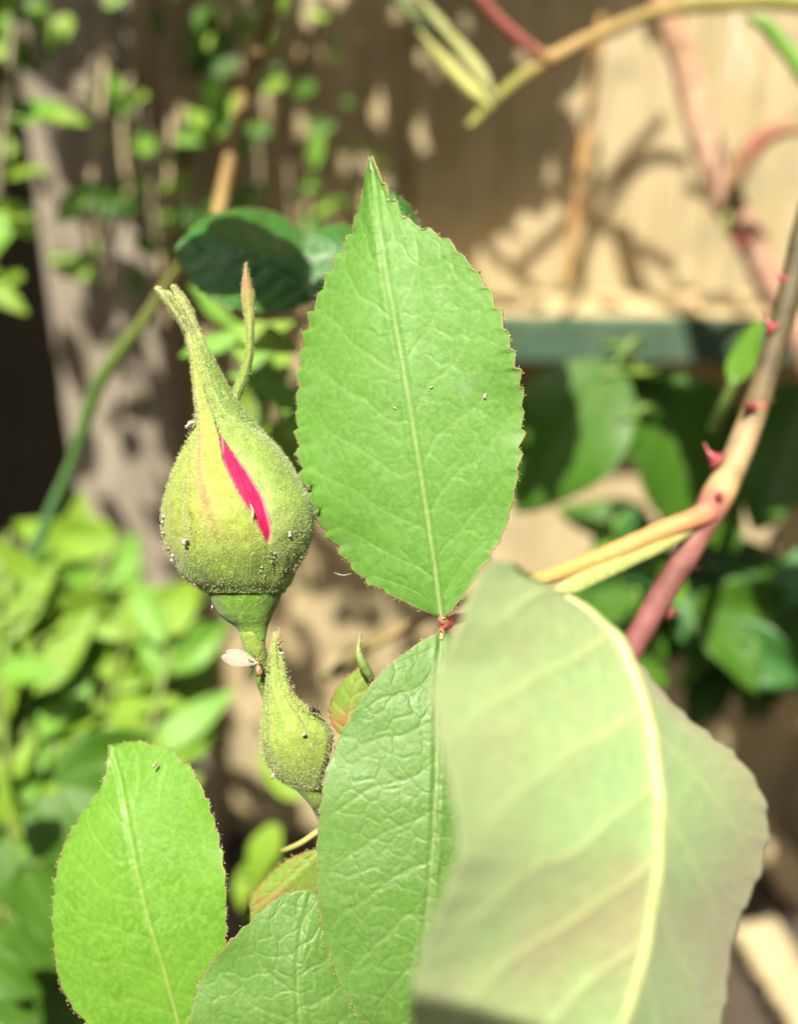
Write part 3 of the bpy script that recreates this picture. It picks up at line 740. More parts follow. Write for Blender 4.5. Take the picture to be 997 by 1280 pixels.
# C: right sepal
rowsC = [(742, None, 2.2, 0), (735, 300, 2.2, 0), (700, 322, 2.1, 0), (684, 334, 2.0, 0.5), (666, 340.5, 2.0, 1), (645, 336.5, 1.95, 1), (616, 326, 1.9, 1), (590, 310, 1.85, 1), (570, 295, 1.75, 1), (552, 281, 1.45, 1.5),
         (540, 274, TH(324, 540), 2), (519, 267, TH(286, 519), 2.5), (490, 257, TH(269, 490), 3), (453, 249, TH(257, 453), 2.5), (414, 238, TH(243, 414), 2), (396, 228, TH(233, 396), 1.5), (375, 214, TH(223, 375), 1), (364, 206, TH(212, 364), 0)]
sepC, GC, nC = sepal('sepal', LB, bs, [r[0] for r in rowsC], [0.1 if r[1] is None else TH(r[1], r[0]) for r in rowsC], [r[2] for r in rowsC], [r[3] for r in rowsC], col_C, keel=2.2, bulge=3.5, seed=5, fuzz=5000)
# B: left sepal
rowsB = [(742, -2.3, -0.4, 0), (700, -2.3, -0.45, 1), (660, -2.3, -0.62, 1), (620, -2.2, -0.62, 1), (590, -2.1, -0.6, 1), (560, -2.0, -0.55, 1), (530, -1.9, -0.5, 1), (490, -1.9, -0.7, 0.5), (440, -1.9, -0.9, 0.5), (400, -1.9, -0.9, 0.5), (380, -1.8, -1.2, 0)]
sepB, GB, nB = sepal('sepal', LB, bs, [r[0] for r in rowsB], [r[1] for r in rowsB], [r[2] for r in rowsB], [r[3] for r in rowsB], col_B, keel=1.5, bulge=1.5, seed=7, fuzz=2600)
# D: back right sepal running up into the tuft
rowsD = [(742, 1.7, 3.4, -1), (700, 1.7, 3.4, -1), (640, 1.7, 3.4, -1), (590, 1.5, 3.3, -1), (556, 1.1, 3.1, 0), (537, 0.75, 2.8, 0.5), (519, 0.3, 2.4, 1), (490, 0.1, 2.2, 1), (453, 0.2, 2.0, 1), (414, 0.3, 2.0, 1), (396, 0.25, 1.8, 1), (370, 0.3, 1.7, 0.5), (357, 0.8, 1.5, 0)]
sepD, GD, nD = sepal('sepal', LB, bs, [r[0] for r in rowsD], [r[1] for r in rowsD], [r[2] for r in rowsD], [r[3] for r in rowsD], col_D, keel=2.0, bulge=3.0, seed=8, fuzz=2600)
# E: back sepal with the free curled tip
rowsE = [(742, 2.9, 4.3, -1.5), (700, 2.9, 4.3, -1.5), (640, 2.9, 4.3, -1.5), (580, 2.9, 4.3, -1.5), (540, 2.7, 4.3, -1), (500, 2.6, 4.2, -2)]
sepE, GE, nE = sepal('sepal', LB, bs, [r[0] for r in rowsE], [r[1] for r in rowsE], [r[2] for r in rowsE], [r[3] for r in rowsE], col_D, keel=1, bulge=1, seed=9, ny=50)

def ribbon(name, parent, rows, mat, tintstops, fold=2.0, thick_px=2.4, nx=13, ny=90, fuzz=0, seed=1):
    """rows of (px,py,depth,half width px): strap with a folded keel"""
    a = np.asarray(rows, float); t = np.linspace(0, 1, ny); R_ = interp(a, t)
    tan = np.gradient(R_[:, :2], axis=0); tan /= np.linalg.norm(tan, axis=1, keepdims=True)
    nr = np.stack([-tan[:, 1], tan[:, 0]], 1)
    q = np.linspace(-1, 1, nx)
    XY = R_[:, None, :2] + nr[:, None] * (R_[:, 3:4] * 1.0)[:, None] * q[None, :, None]
    D = R_[:, 2][:, None] + (np.abs(q) ** 1.5)[None] * fold * KP * R_[:, 2][:, None] * np.minimum(1, R_[:, 3:4] / 4)
    G = P(XY[..., 0], XY[..., 1], D)
    V, F, mi, at, n = sheet(G, thick_px * KP * a[0, 2])
    tv = np.repeat(t, nx); tint = np.concatenate([tint_along(tv, tintstops)] * 2)
    o = obj(name, V, F, mat, parent, tint=tint)
    if fuzz:
        r = np.random.default_rng(seed); i = r.integers(0, ny, fuzz); j = np.where(r.random(fuzz) < 0.7, np.where(r.random(fuzz) < 0.5, 0, nx - 1), r.integers(0, nx, fuzz))
        side = np.sign(q[j])[:, None] * (np.abs(q[j])[:, None] > 0.9)
        sd = (nr[i] * side); outw = sd[:, :1] * RT + -sd[:, 1:] * UP
        nn = n[i, j] * 0.4 + outw; nn /= np.linalg.norm(nn, axis=1, keepdims=True) + 1e-9
        Vh, Fh, _ = hair_arrays(G[i, j], nn, 3.4 * KP * 0.1, 0.30 * KP * 0.1, seed, 0.35)
        tag(obj('fuzz', Vh, Fh, M['fuzz'], o), kind='stuff')
    return o

ribbon('sepal_tip', LB, [(288, 512, 0.1035, 6), (296, 492, 0.1038, 7), (305, 470, 0.104, 6.8), (311, 445, 0.104, 5.8), (312.5, 415, 0.104, 5.5), (311.5, 390, 0.104, 7), (309.5, 368, 0.1038, 8), (308, 348, 0.1036, 5), (307.5, 328, 0.1035, 1.0)], M['sepal'],
       [(0, (0.17, 0.26, 0.05)), (0.5, (0.24, 0.33, 0.06)), (0.7, (0.33, 0.35, 0.10)), (0.85, (0.42, 0.25, 0.11)), (1, (0.40, 0.30, 0.16))], fold=7, fuzz=350, seed=12)
# ragged lobes at the end of the tuft
ribbon('sepal_lobe', LB, [(236, 412, 0.1018, 5), (222, 385, 0.1016, 7), (206, 370, 0.1015, 5.5), (194, 360, 0.1015, 1.2)], M['sepal'], [(0, (0.27, 0.33, 0.07)), (1, (0.45, 0.45, 0.20))], fold=4, fuzz=120, seed=13, ny=40)
ribbon('sepal_lobe', LB, [(240, 408, 0.1022, 4), (232, 385, 0.1022, 5), (222, 368, 0.1022, 4.2), (215, 356, 0.1022, 0.8)], M['sepal'], [(0, (0.27, 0.33, 0.07)), (1, (0.42, 0.38, 0.18))], fold=4, fuzz=120, seed=14, ny=40)
ribbon('sepal_lobe', LB, [(243, 408, 0.1026, 3), (240, 392, 0.1026, 3.4), (233, 376, 0.1027, 2.5), (226, 364, 0.1027, 0.6)], M['sepal'], [(0, (0.24, 0.30, 0.06)), (1, (0.36, 0.36, 0.14))], fold=3, fuzz=80, seed=15, ny=40)

# petals inside
def build_petals():
    th = np.concatenate([np.linspace(-math.pi, -0.8, 20), np.linspace(-0.79, 1.0, 260), np.linspace(1.01, math.pi, 20)]); ys = np.linspace(738, 520, 110)
    T, Y = np.meshgrid(th, ys); 
    fold = np.interp(Y, [540, 600, 645, 690], [TH(281, 540), TH(303, 600), TH(324, 645), TH(337, 690)])
    off = -4.0 + 2.6 * ss(-0.02, 0.02, T - fold) - 1.8 * np.clip(T - fold, 0, 0.3) / 0.3 + 0.8 * np.sin(T * 60 + Y / 25) * 0.25
    G = bs.pos(T, Y, off)
    rim = np.clip(1 - np.abs(T - np.interp(Y, [546, 570, 590, 616, 645, 666, 684], [TH(277, 546), TH(284, 570), TH(297, 590), TH(312, 616), TH(325, 645), TH(333, 666), TH(335, 684)])) / 0.01, 0, 1) * 0
    # pale, slightly rolled petal margins run down both sides of the opening
    yl = np.interp(Y, [546, 570, 596, 622, 645, 669, 684], [TH(x, y) for x, y in ((277, 546), (276, 570), (287, 596), (300, 622), (316, 645), (326, 669), (335, 684))])
    yr = np.interp(Y, [546, 570, 590, 616, 645, 666, 684], [TH(x, y) for x, y in ((280, 546), (295, 570), (310, 590), (326, 616), (336, 645), (340, 666), (336, 684))])
    rim = np.exp(-((T - yl) / 0.035) ** 2) * 0.5 + np.exp(-((T - yr) / 0.028) ** 2) * 0.9
    idx = np.arange(G.shape[0] * G.shape[1]).reshape(G.shape[:2])
    F = np.stack([idx[:-1, :-1].ravel(), idx[:-1, 1:].ravel(), idx[1:, 1:].ravel(), idx[1:, :-1].ravel()], 1)
    o = obj('petal', G.reshape(-1, 3), F, M['petal'], LB, attrs={'rim': np.clip(rim, 0, 1).ravel(), 'vein': (rim * 0).ravel()})
    o['label'] = 'magenta petal showing through the slit'
build_petals()

def lathe_px(name, parent, prof, dc, mat, tintf, ny=60, nx=48, seed=1, noise_amp=0.6):
    s = BudSurface(prof, dc)
    ys = np.linspace(max(p[0] for p in prof), min(p[0] for p in prof), ny); th = np.linspace(0, 2 * math.pi, nx, endpoint=False)
    Y, T = np.meshgrid(ys, th, indexing='ij')
    G = s.pos(T, Y, noise_amp * (vnoise(T * 4, Y / 9, seed) - 0.5))
    idx = np.arange(ny * nx).reshape(ny, nx); a = idx[:-1]; b = idx[1:]
    F = np.stack([a.ravel(), b.ravel(), np.roll(b, -1, 1).ravel(), np.roll(a, -1, 1).ravel()], 1)
    return obj(name, G.reshape(-1, 3), F, mat, parent, tint=tintf(Y, T).reshape(-1, 3)), s
def hyp_tint(Y, T):
    c = np.ones(Y.shape + (3,)) * np.array((0.15, 0.29, 0.036)); return c
lathe_px('hypanthium', LB, [(722, 262, 350), (732, 257, 354), (740, 259, 353), (750, 263, 350), (760, 269, 345), (768, 274, 341), (776, 283, 338), (783, 294, 335), (792, 301, 333), (800, 304, 332)], 0.1025, M['sepal'], hyp_tint)
def glandy(points, seed, n, rad_px, parent, mat, length=3.0, depth=None):
    r = np.random.default_rng(seed); t = r.random(n); q = interp(points, t)
    d = r.normal(0, 1, (n, 3)); d /= np.linalg.norm(d, axis=1, keepdims=True)
    k = KP * q[:, 2:3]
    Vh, Fh, _ = hair_arrays(P(q[:, 0], q[:, 1], q[:, 2]) + d * rad_px * k, d, length * KP * 0.1, 0.45 * KP * 0.1, seed, 0.25, 0.7 * KP * 0.1)
    return tag(obj('stem_glands', Vh, Fh, mat, parent), kind='stuff')
pd1 = [(315, 788, 0.1025, 17), (317, 802, 0.1025, 14.5), (321, 820, 0.1028, 13), (328, 842, 0.1035, 12), (338, 870, 0.1050, 11), (352, 905, 0.1065, 11), (375, 960, 0.107, 12), (402, 1005, 0.106, 13), (425, 1060, 0.106, 14), (450, 1150, 0.107, 15), (480, 1300, 0.108, 17)]
ped = stem('pedicel', pd1, M['sepal'], sh, stops=[(0, (0.21, 0.31, 0.05)), (0.2, (0.23, 0.31, 0.06)), (1, (0.16, 0.24, 0.04))], bump=0.1, seed=4, sides=20)
glandy([(315, 788, 0.1025), (321, 820, 0.1028), (330, 845, 0.1035)], 31, 80, 13, ped, M['gland_pale'])

# small closed bud
SB = link(bpy.data.objects.new('flower_bud', None), sh, P(378, 972, 0.102)); SB.empty_display_size = 0.003
SB['label'] = 'small tightly closed green bud'
s2 = BudSurface([(988, 378, 395), (984, 368, 398), (979, 357, 400), (972, 348, 402), (963, 340, 405), (953, 335, 409), (940, 330, 412), (925, 328, 415), (912, 329, 413), (900, 330, 404), (888, 331, 390), (876, 332, 374), (862, 333, 362), (845, 334.5, 357), (828, 336, 354), (812, 338.5, 350), (800, 341.5, 347), (790, 343.5, 345)], 0.1015)
for k in range(5):
    c0 = -0.35 + k * 2 * math.pi / 5
    rows = [(988, 0.75), (982, 0.74), (970, 0.72), (955, 0.70), (930, 0.68), (905, 0.68), (880, 0.68), (850, 0.66), (825, 0.6), (790, 0.5)]
    def colS(f, y, th, k=k):
        c = np.ones(f.shape + (3,)) * np.array((0.24, 0.335, 0.058)); t = ss(945, 978, y)[..., None]; c = c * (1 - t) + np.array((0.18, 0.275, 0.045)) * t
        e = (np.exp(-((1 - f) / 0.06) ** 2) + np.exp(-(f / 0.06) ** 2))[..., None] * 0.35
        return c * (1 - e) + np.array((0.16, 0.15, 0.05)) * e
    so_, Gs, ns = sepal('sepal', SB, s2, [r[0] for r in rows], [c0 - r[1] for r in rows], [c0 + r[1] for r in rows], [0.4 + 0.5 * (k % 2)] * 10, colS, keel=1.6, bulge=2.2, nx=20, ny=70, thick_px=1.5, seed=60 + k, fuzz=1500 if math.cos(c0) > -0.5 else 0, ridges=0.4)
pd2 = [(377, 968, 0.1018, 19), (384, 982, 0.1018, 14), (392, 994, 0.1022, 11.5), (402, 1010, 0.104, 11), (418, 1045, 0.106, 11)]
stem('pedicel', pd2, M['sepal'], sh, stops=[(0, (0.20, 0.29, 0.05)), (1, (0.15, 0.24, 0.04))], bump=0.1, seed=6, sides=20)
# scruffy glands along the sepal seams
glandy([(366, 872, 0.0985), (391, 891, 0.0985), (414, 912, 0.099), (415, 929, 0.0985), (406, 952, 0.0985)], 33, 110, 3, SB, M['gland'])
glandy([(345, 800, 0.1015), (350, 822, 0.1015), (357, 845, 0.1010), (366, 868, 0.1)], 34, 70, 4, SB, M['gland'])
glandy([(330, 925, 0.1), (336, 955, 0.1), (352, 972, 0.1)], 35, 60, 3, SB, M['gland_pale'])
# narrow free bract tips beside the small bud
ribbon('bract', SB, [(331, 918, 0.101, 2), (328, 908, 0.101, 2.0), (325, 899, 0.1012, 0.5)], M['sepal'], [(0, (0.26, 0.33, 0.06)), (1, (0.28, 0.33, 0.08))], fold=1, ny=16, nx=7, thick_px=1.2)
ribbon('bract', SB, [(344, 812, 0.1012, 3), (345, 800, 0.1012, 3.2), (348, 792, 0.1012, 2), (349, 784, 0.1012, 0.4)], M['sepal'], [(0, (0.26, 0.33, 0.06)), (1, (0.40, 0.25, 0.12))], fold=1, ny=20, nx=7, thick_px=1.2)

# glands and dry scurf down the left flank of the large bud
def surf_depth(b, x, y):
    return b.dc - np.sqrt(np.maximum(b.rad(y) ** 2 - (x - b.cx(y)) ** 2, 0)) * KP * b.dc * 0.96
glandy([(207, 630, 0.1015), (206, 660, 0.101), (213, 692, 0.101), (228, 716, 0.1005), (248, 732, 0.1)], 36, 190, 3, LB, M['gland'], 3.6)
glandy([(236, 535, 0.1015), (244, 522, 0.101), (231, 560, 0.101)], 37, 40, 2, LB, M['gland'], 3.0)
glandy([(232, 590, 0.0965), (234, 640, 0.0955), (236, 690, 0.0955)], 38, 26, 1, LB, M['gland'], 1.5)
glandy([(384, 640, 0.1015), (384, 670, 0.101), (372, 700, 0.1), (356, 722, 0.1)], 39, 70, 3, LB, M['gland'], 2.6)
ribbon('petal_tag', LB, [(313, 630, 0.0955, 0.6), (316, 640, 0.0952, 1.6), (315, 650, 0.0953, 1.6), (317, 660, 0.0957, 0.5)], M['sepal'], [(0, (0.5, 0.45, 0.2)), (1, (0.5, 0.45, 0.2))], fold=1, ny=16, nx=5, thick_px=0.8)

# ------------------------------------------------------------------ thorny cane on the right
cane = empty('rose_cane', P(740, 900, 0.128))
tag(cane, 'thorny rose cane, cream above a reddish joint with an orange leaf stalk', 'cane')
cp = [(1030, 200, 0.136, 14), (1003, 290, 0.134, 14), (985, 370, 0.133, 14.5), (962, 450, 0.131, 15), (938, 525, 0.130, 16.5), (912, 590, 0.129, 18), (893, 627, 0.1285, 20), (882, 648, 0.1285, 18), (858, 692, 0.128, 16), (822, 752, 0.128, 15.5), (789, 810, 0.128, 15.5), (740, 900, 0.128, 16), (690, 1010, 0.129, 17), (640, 1150, 0.130, 18), (560, 1420, 0.134, 20)]
BR = (0.085, 0.075, 0.035)
stem('cane', cp, M['cane'], cane, stops=[(0, BR), (0.18, (0.10, 0.08, 0.04)), (0.25, (0.17, 0.125, 0.065)), (0.295, (0.40, 0.29, 0.16)), (0.338, (0.44, 0.32, 0.15)), (0.352, (0.36, 0.15, 0.10)), (0.38, (0.27, 0.115, 0.095)), (0.5, (0.21, 0.075, 0.07)), (1, (0.22, 0.10, 0.08))], sides=24, bump=0.05, seed=2, n=220)
stem('leaf_stalk', [(886, 640, 0.1275, 14), (868, 648, 0.1265, 13), (830, 662, 0.1255, 12), (780, 684, 0.124, 11.5), (720, 708, 0.122, 10.5), (672, 726, 0.119, 9.5), (630, 742, 0.115, 8.5), (600, 752, 0.112, 8)], M['stem'], cane,
     stops=[(0, (0.52, 0.20, 0.14)), (0.12, (0.56, 0.26, 0.11)), (0.5, (0.58, 0.33, 0.10)), (1, (0.45, 0.36, 0.12))], bump=0.08, seed=5, sides=18)
ribbon('stipule', cane, [(868, 662, 0.1262, 2), (840, 675, 0.1250, 7), (795, 695, 0.1235, 9), (745, 717, 0.1218, 11), (708, 734, 0.1205, 10), (688, 744, 0.120, 2)], M['sepal'], [(0, (0.42, 0.44, 0.14)), (0.5, (0.40, 0.46, 0.14)), (1, (0.44, 0.50, 0.18))], fold=3, ny=50)
def thorn(parent, base, tip, d, w, name='thorn', d2=None):
    bx, by = base; tx, ty = tip; d2 = d if d2 is None else d2
    mx, my = bx + (tx - bx) * 0.55, by + (ty - by) * 0.38
    a = P([bx, bx + (mx - bx) * 0.5, mx, tx], [by, by + (my - by) * 0.5, my, ty], [d, d + (d2 - d) * 0.3, d + (d2 - d) * 0.6, d2])
    r = np.array([w * 1.15, w * 0.62, w * 0.33, 0.3]) * KP * d
    V, F, t = tube_arrays(a, r, 12, 26, 0, 1)
    o = obj(name, V, F, M['thorn_mix'], parent, tint=tint_along(t, [(0, (0.26, 0.07, 0.06)), (0.3, (0.30, 0.04, 0.055)), (0.7, (0.36, 0.06, 0.07)), (1, (0.40, 0.22, 0.15))]))
    return o
M['thorn_mix'] = tint_mat('thorn_red_blend', 0.32, 0.5, 900, 0.25, 0.1, 0.00005)
thorn(cane, (897, 577), (879, 553), 0.1285, 12)
thorn(cane, (966, 412), (952, 386), 0.131, 10)
thorn(cane, (981, 350), (966, 338), 0.133, 8)
thorn(cane, (938, 510), (929, 500), 0.1285, 7, d2=0.1255)
thorn(cane, (954, 505), (968, 500), 0.131, 6, d2=0.134)
thorn(cane, (832, 764), (852, 768), 0.129, 9, d2=0.132)
thorn(cane, (898, 620), (897, 614), 0.1262, 5, d2=0.1255)
thorn(cane, (862, 708), (875, 712), 0.129, 7, d2=0.133)

# ------------------------------------------------------------------ stems further back
def stem_thing(name, label, cat, pxs, mat, stops, seed=1, bump=0.15, part='stalk', sides=14, n=None, group=None):
    e = empty(name, P(pxs[-1][0], pxs[-1][1], pxs[-1][2])); tag(e, label, cat, group)
    stem(part, pxs, mat, e, stops, sides, bump, seed, n)
    return e
bk = stem_thing('rose_cane', 'thick pinkish rose cane slanting close against the pale boards', 'cane',
    [(800, -60, 0.255, 17), (832, 25, 0.258, 17), (858, 88, 0.262, 18), (873, 150, 0.264, 19), (893, 208, 0.266, 19), (912, 258, 0.268, 20), (938, 302, 0.272, 19), (962, 355, 0.275, 18), (1000, 430, 0.28, 18), (1060, 560, 0.29, 18)], M['cane'],
    [(0, (0.46, 0.26, 0.15)), (0.3, (0.52, 0.33, 0.22)), (0.6, (0.50, 0.30, 0.22)), (1, (0.4, 0.25, 0.17))], seed=21, n=160)
for b_, t_ in (((862, 110), (845, 118)), ((905, 235), (925, 228)), ((930, 300), (912, 308))):
    thorn(bk, b_, t_, 0.2635, 8)
ar = stem_thing('arching_cane', 'arching yellow-green rose stem, tan in the middle, with a red side shoot', 'stem',
    [(585, 160, 0.19, 6), (606, 137, 0.192, 7), (640, 106, 0.195, 8), (682, 77, 0.198, 10), (720, 56, 0.2, 9), (770, 33, 0.203, 8.5), (830, 13, 0.206, 8.5), (900, 6, 0.21, 8.5), (965, 4, 0.214, 8.5), (1060, 15, 0.22, 8.5)], M['stem'],
    [(0, (0.19, 0.20, 0.04)), (0.17, (0.22, 0.21, 0.05)), (0.24, (0.38, 0.25, 0.10)), (0.5, (0.30, 0.225, 0.075)), (0.7, (0.24, 0.22, 0.05)), (1, (0.22, 0.26, 0.04))], seed=22)
stem('side_shoot', [(683, 76, 0.197, 8), (655, 55, 0.194, 8), (625, 28, 0.191, 8), (596, -5, 0.188, 8), (560, -50, 0.185, 8)], M['stem'], ar, [(0, (0.42, 0.28, 0.12)), (0.2, (0.34, 0.11, 0.09)), (1, (0.30, 0.09, 0.08))], seed=3)
stem_thing('woody_vine', 'brown old stem hanging down to the dark green leaf', 'stem',
    [(352, -40, 0.19, 7), (338, 10, 0.19, 7.5), (322, 65, 0.19, 8), (303, 130, 0.19, 8), (288, 195, 0.19, 8), (276, 250, 0.188, 8.5), (268, 300, 0.186, 8), (262, 360, 0.19, 7)], M['dry'],
    [(0, (0.16, 0.10, 0.04)), (0.5, (0.22, 0.14, 0.05)), (1, (0.42, 0.30, 0.12))], seed=24)
stem_thing('green_shoot', 'thin green stem curving down in front of the grey fence post', 'stem',
    [(235, 320, 0.17, 7), (212, 352, 0.175, 7.5), (185, 395, 0.18, 8), (150, 440, 0.185, 8.5), (124, 480, 0.19, 8.5), (106, 530, 0.195, 8), (90, 580, 0.2, 7.5), (66, 634, 0.205, 7.5), (40, 700, 0.21, 7)], M['stem'],
    [(0, (0.22, 0.20, 0.06)), (0.4, (0.11, 0.20, 0.04)), (1, (0.06, 0.17, 0.07))], seed=25)
stem_thing('dry_twig', 'thin orange-brown dry twig standing against the pale boards', 'twig',
    [(752, 20, 0.285, 5), (742, 95, 0.290, 5.5), (733, 165, 0.293, 6), (724, 232, 0.295, 6.5), (714, 300, 0.298, 6), (705, 362, 0.302, 6)], M['dry'],
    [(0, (0.42, 0.24, 0.09)), (0.6, (0.45, 0.25, 0.09)), (0.64, (0.22, 0.12, 0.06)), (0.7, (0.40, 0.22, 0.08)), (1, (0.46, 0.30, 0.12))], seed=26)
stem_thing('brown_twig', 'short brown twig behind the closed green bud', 'twig',
    [(405, 850, 0.165, 6), (455, 812, 0.165, 7), (495, 790, 0.165, 7), (535, 770, 0.166, 7), (600, 745, 0.168, 7)], M['dry'],
    [(0, (0.12, 0.13, 0.04)), (0.5, (0.26, 0.19, 0.08)), (1, (0.24, 0.15, 0.07))], seed=27)
hs = stem_thing('hanging_fibres', 'pale dry fibres dangling from the arching stem', 'fibres',
    [(914, -20, 0.24, 4), (918, 25, 0.24, 4.5), (916, 70, 0.24, 4), (911, 112, 0.24, 2)], M['dry'], [(0, (0.46, 0.38, 0.26)), (1, (0.5, 0.42, 0.3))], seed=28, part='fibre', n=40)
stem('fibre', [(918, 25, 0.24, 3), (926, 60, 0.239, 3.5), (933, 90, 0.238, 3), (937, 122, 0.238, 1.5)], M['dry'], hs, [(0, (0.46, 0.38, 0.26)), (1, (0.5, 0.42, 0.3))], seed=29)

def strap(name, label, rows, stops, cat='blade', group=None, fold=10, mat=None):
    e = empty(name, P(rows[0][0], rows[0][1], rows[0][2])); tag(e, label, cat, group)
    ribbon('blade', e, rows, mat or M['sepal'], stops, fold=fold, thick_px=2, ny=60)
    return e
strap('strap_leaf', 'dark green folded strap leaf hanging beside the arching stem', [(478, -30, 0.2, 7), (505, 8, 0.2, 8), (545, 42, 0.198, 8.5), (580, 72, 0.196, 8), (598, 92, 0.195, 3)], [(0, (0.10, 0.15, 0.05)), (1, (0.14, 0.18, 0.06))], 'leaf blade')
strap('strap_leaf', 'pale yellow strap leaf ending at the low end of the arching stem', [(522, 38, 0.192, 3), (545, 66, 0.192, 8), (575, 98, 0.191, 10), (600, 122, 0.19, 9), (615, 137, 0.19, 2)], [(0, (0.36, 0.36, 0.10)), (0.6, (0.46, 0.44, 0.14)), (1, (0.40, 0.42, 0.12))], 'leaf blade')
strap('strap_leaf', 'pale grey-green strap leaf above the yellow one', [(520, -5, 0.196, 4), (545, 25, 0.195, 8), (575, 60, 0.194, 9), (602, 95, 0.192, 9), (618, 122, 0.191, 2)], [(0, (0.30, 0.33, 0.12)), (1, (0.42, 0.42, 0.16))], 'leaf blade')
strap('young_leaf', 'curled young leaf, red on its back, arching off the pinkish cane', [(905, 268, 0.258, 4), (913, 245, 0.255, 10), (922, 215, 0.253, 13), (940, 185, 0.252, 13), (966, 165, 0.252, 11), (1010, 160, 0.253, 6)], [(0, (0.35, 0.30, 0.10)), (0.3, (0.30, 0.17, 0.08)), (0.6, (0.30, 0.085, 0.07)), (1, (0.38, 0.22, 0.12))], 'leaf')
strap('young_leaf', 'small green leaf drooping below the curled red leaf', [(907, 262, 0.257, 2), (908, 272, 0.257, 6), (905, 285, 0.258, 5), (902, 295, 0.258, 1)], [(0, (0.35, 0.38, 0.12)), (1, (0.38, 0.32, 0.1))], 'leaf', fold=4)
strap('narrow_leaf', 'bright green narrow leaf slanting under the end of the arching stem', [(930, 22, 0.2, 3), (955, 32, 0.2, 10), (980, 60, 0.2, 11), (1005, 95, 0.2, 11), (1030, 140, 0.2, 2)], [(0, (0.10, 0.26, 0.03)), (1, (0.20, 0.38, 0.05))], 'leaf blade')

# ------------------------------------------------------------------ generic leaves
def leaf_mesh(name, L_, W_, mats, seed=1, nu=16, nv=5, teeth=0, fold=0.18, bend=0.25, pointy=1.0, thick=0.00025):
    """leaf along +Y from the origin, upper side +Z"""
    t = np.linspace(0, 1, nu); q = np.linspace(-1, 1, nv * 2 + 1)
    S, Q = np.meshgrid(t, q, indexing='ij')
    w = W_ / 2 * np.sin(np.pi * S ** 0.85) ** (0.75 * pointy) * (1 - 0.25 * S)
    if teeth: w = w * (1 + 0.07 * (((S * teeth) % 1) - 0.5) * (np.abs(Q) > 0.95))
    X = w * Q; Y = L_ * S; Z = fold * np.abs(X) - bend * L_ * S ** 2 + 0.06 * W_ * np.sin(S * 9 + seed) * Q ** 2
    G = np.stack([X, Y, Z], -1)
    n = grid_normals(G); n = np.where(n[..., 2:3] < 0, -n, n)
    A = G.reshape(-1, 3); B = (G - n * thick).reshape(-1, 3); nn = S.size
    idx = np.arange(nn).reshape(S.shape)
    f1 = np.stack([idx[:-1, :-1].ravel(), idx[:-1, 1:].ravel(), idx[1:, 1:].ravel(), idx[1:, :-1].ravel()], 1)
    loop = np.concatenate([idx[0, :], idx[1:, -1], idx[-1, ::-1][1:], idx[::-1, 0][1:-1]]); nx = np.roll(loop, -1)
    rim = np.stack([loop, loop + nn, nx + nn, nx], 1)
    F = np.concatenate([f1, f1[:, ::-1] + nn, rim])
    vein = np.exp(-(Q * 7) ** 2) * (1 - 0.7 * S); vein = np.maximum(vein, 0.35 * np.exp(-(((S * 7 - np.abs(Q) * 1.1) % 1 - 0.5) * 6) ** 2))
    return make_mesh(name, np.concatenate([A, B]), F, mats, attrs={'vein': np.concatenate([vein.ravel()] * 2), 'rim': np.zeros(2 * nn)})

def orient(y_dir, z_dir):
    y = np.array(y_dir, float); y = y / np.linalg.norm(y); z = np.array(z_dir, float); z = z - y * (z @ y); z /= np.linalg.norm(z); x = np.cross(y, z)
    m = Matrix(((x[0], y[0], z[0]), (x[1], y[1], z[1]), (x[2], y[2], z[2]))); return m.to_quaternion()

def place_leaf(mesh, parent, base, tip, face, name='leaf', length=None):
    """base/tip world points; mesh scaled to the distance"""
    o = bpy.data.objects.new(name, mesh); link(o, parent, base)
    d = np.asarray(tip) - np.asarray(base); o.rotation_mode = 'QUATERNION'; o.rotation_quaternion = orient(d, face)
    s = np.linalg.norm(d) / (length or 0.04); o.scale = (s, s, s)
    return o
def lm(tag_, mat, n=3, W_=0.022, **kw):
    return [leaf_mesh(tag_, 0.04, W_ * (0.9 + 0.2 * k / max(1, n - 1)), [mat, mat], seed=k + 1, bend=0.12 + 0.1 * k, fold=0.12 + 0.1 * k, **kw) for k in range(n)]
MB = {'bg': lm('leaf', M['leaf_bg'], W_=0.026), 'lime': lm('leaf', M['leaf_lime'], W_=0.02), 'shrub': lm('leaf', M['leaf_shrub'], W_=0.0175, pointy=1.2), 'dark': lm('leaf', M['leaf_dark'], W_=0.026, teeth=12)}
TOCAM = -FW

def single_leaf(label, kind, base, tip, wide, face, name='rose_leaf', seed=0, bend=0.2, teeth=14, group=None, fold=0.2, nu=40, nv=10):
    b = P(*base); t_ = P(*tip); L_ = float(np.linalg.norm(t_ - b))
    e = empty(name, b); tag(e, label, 'leaf', group)
    me = leaf_mesh('blade', L_, wide * KP * base[2] * 1.0, [M[kind], M[kind]], seed=seed, nu=nu, nv=nv, teeth=teeth, bend=bend, fold=fold)
    o = bpy.data.objects.new('blade', me); link(o, e, b); o.rotation_mode = 'QUATERNION'; o.rotation_quaternion = orient(t_ - b, face)
    # short stalk behind the blade
    dirn = (b - t_) / L_
    V, F, tv = tube_arrays(np.array([b - dirn * 0.001, b + dirn * L_ * 0.15, b + dirn * L_ * 0.3 - np.array([0, -0.004, 0.006])]), np.array([0.0007, 0.0008, 0.0009]), 8, 12)
    obj('petiole', V, F, M['stem'], e, tint=np.array([(0.12, 0.2, 0.04)] * len(V)))
    return e
f_ = lambda x, y, z: np.array([x, y, z]) 
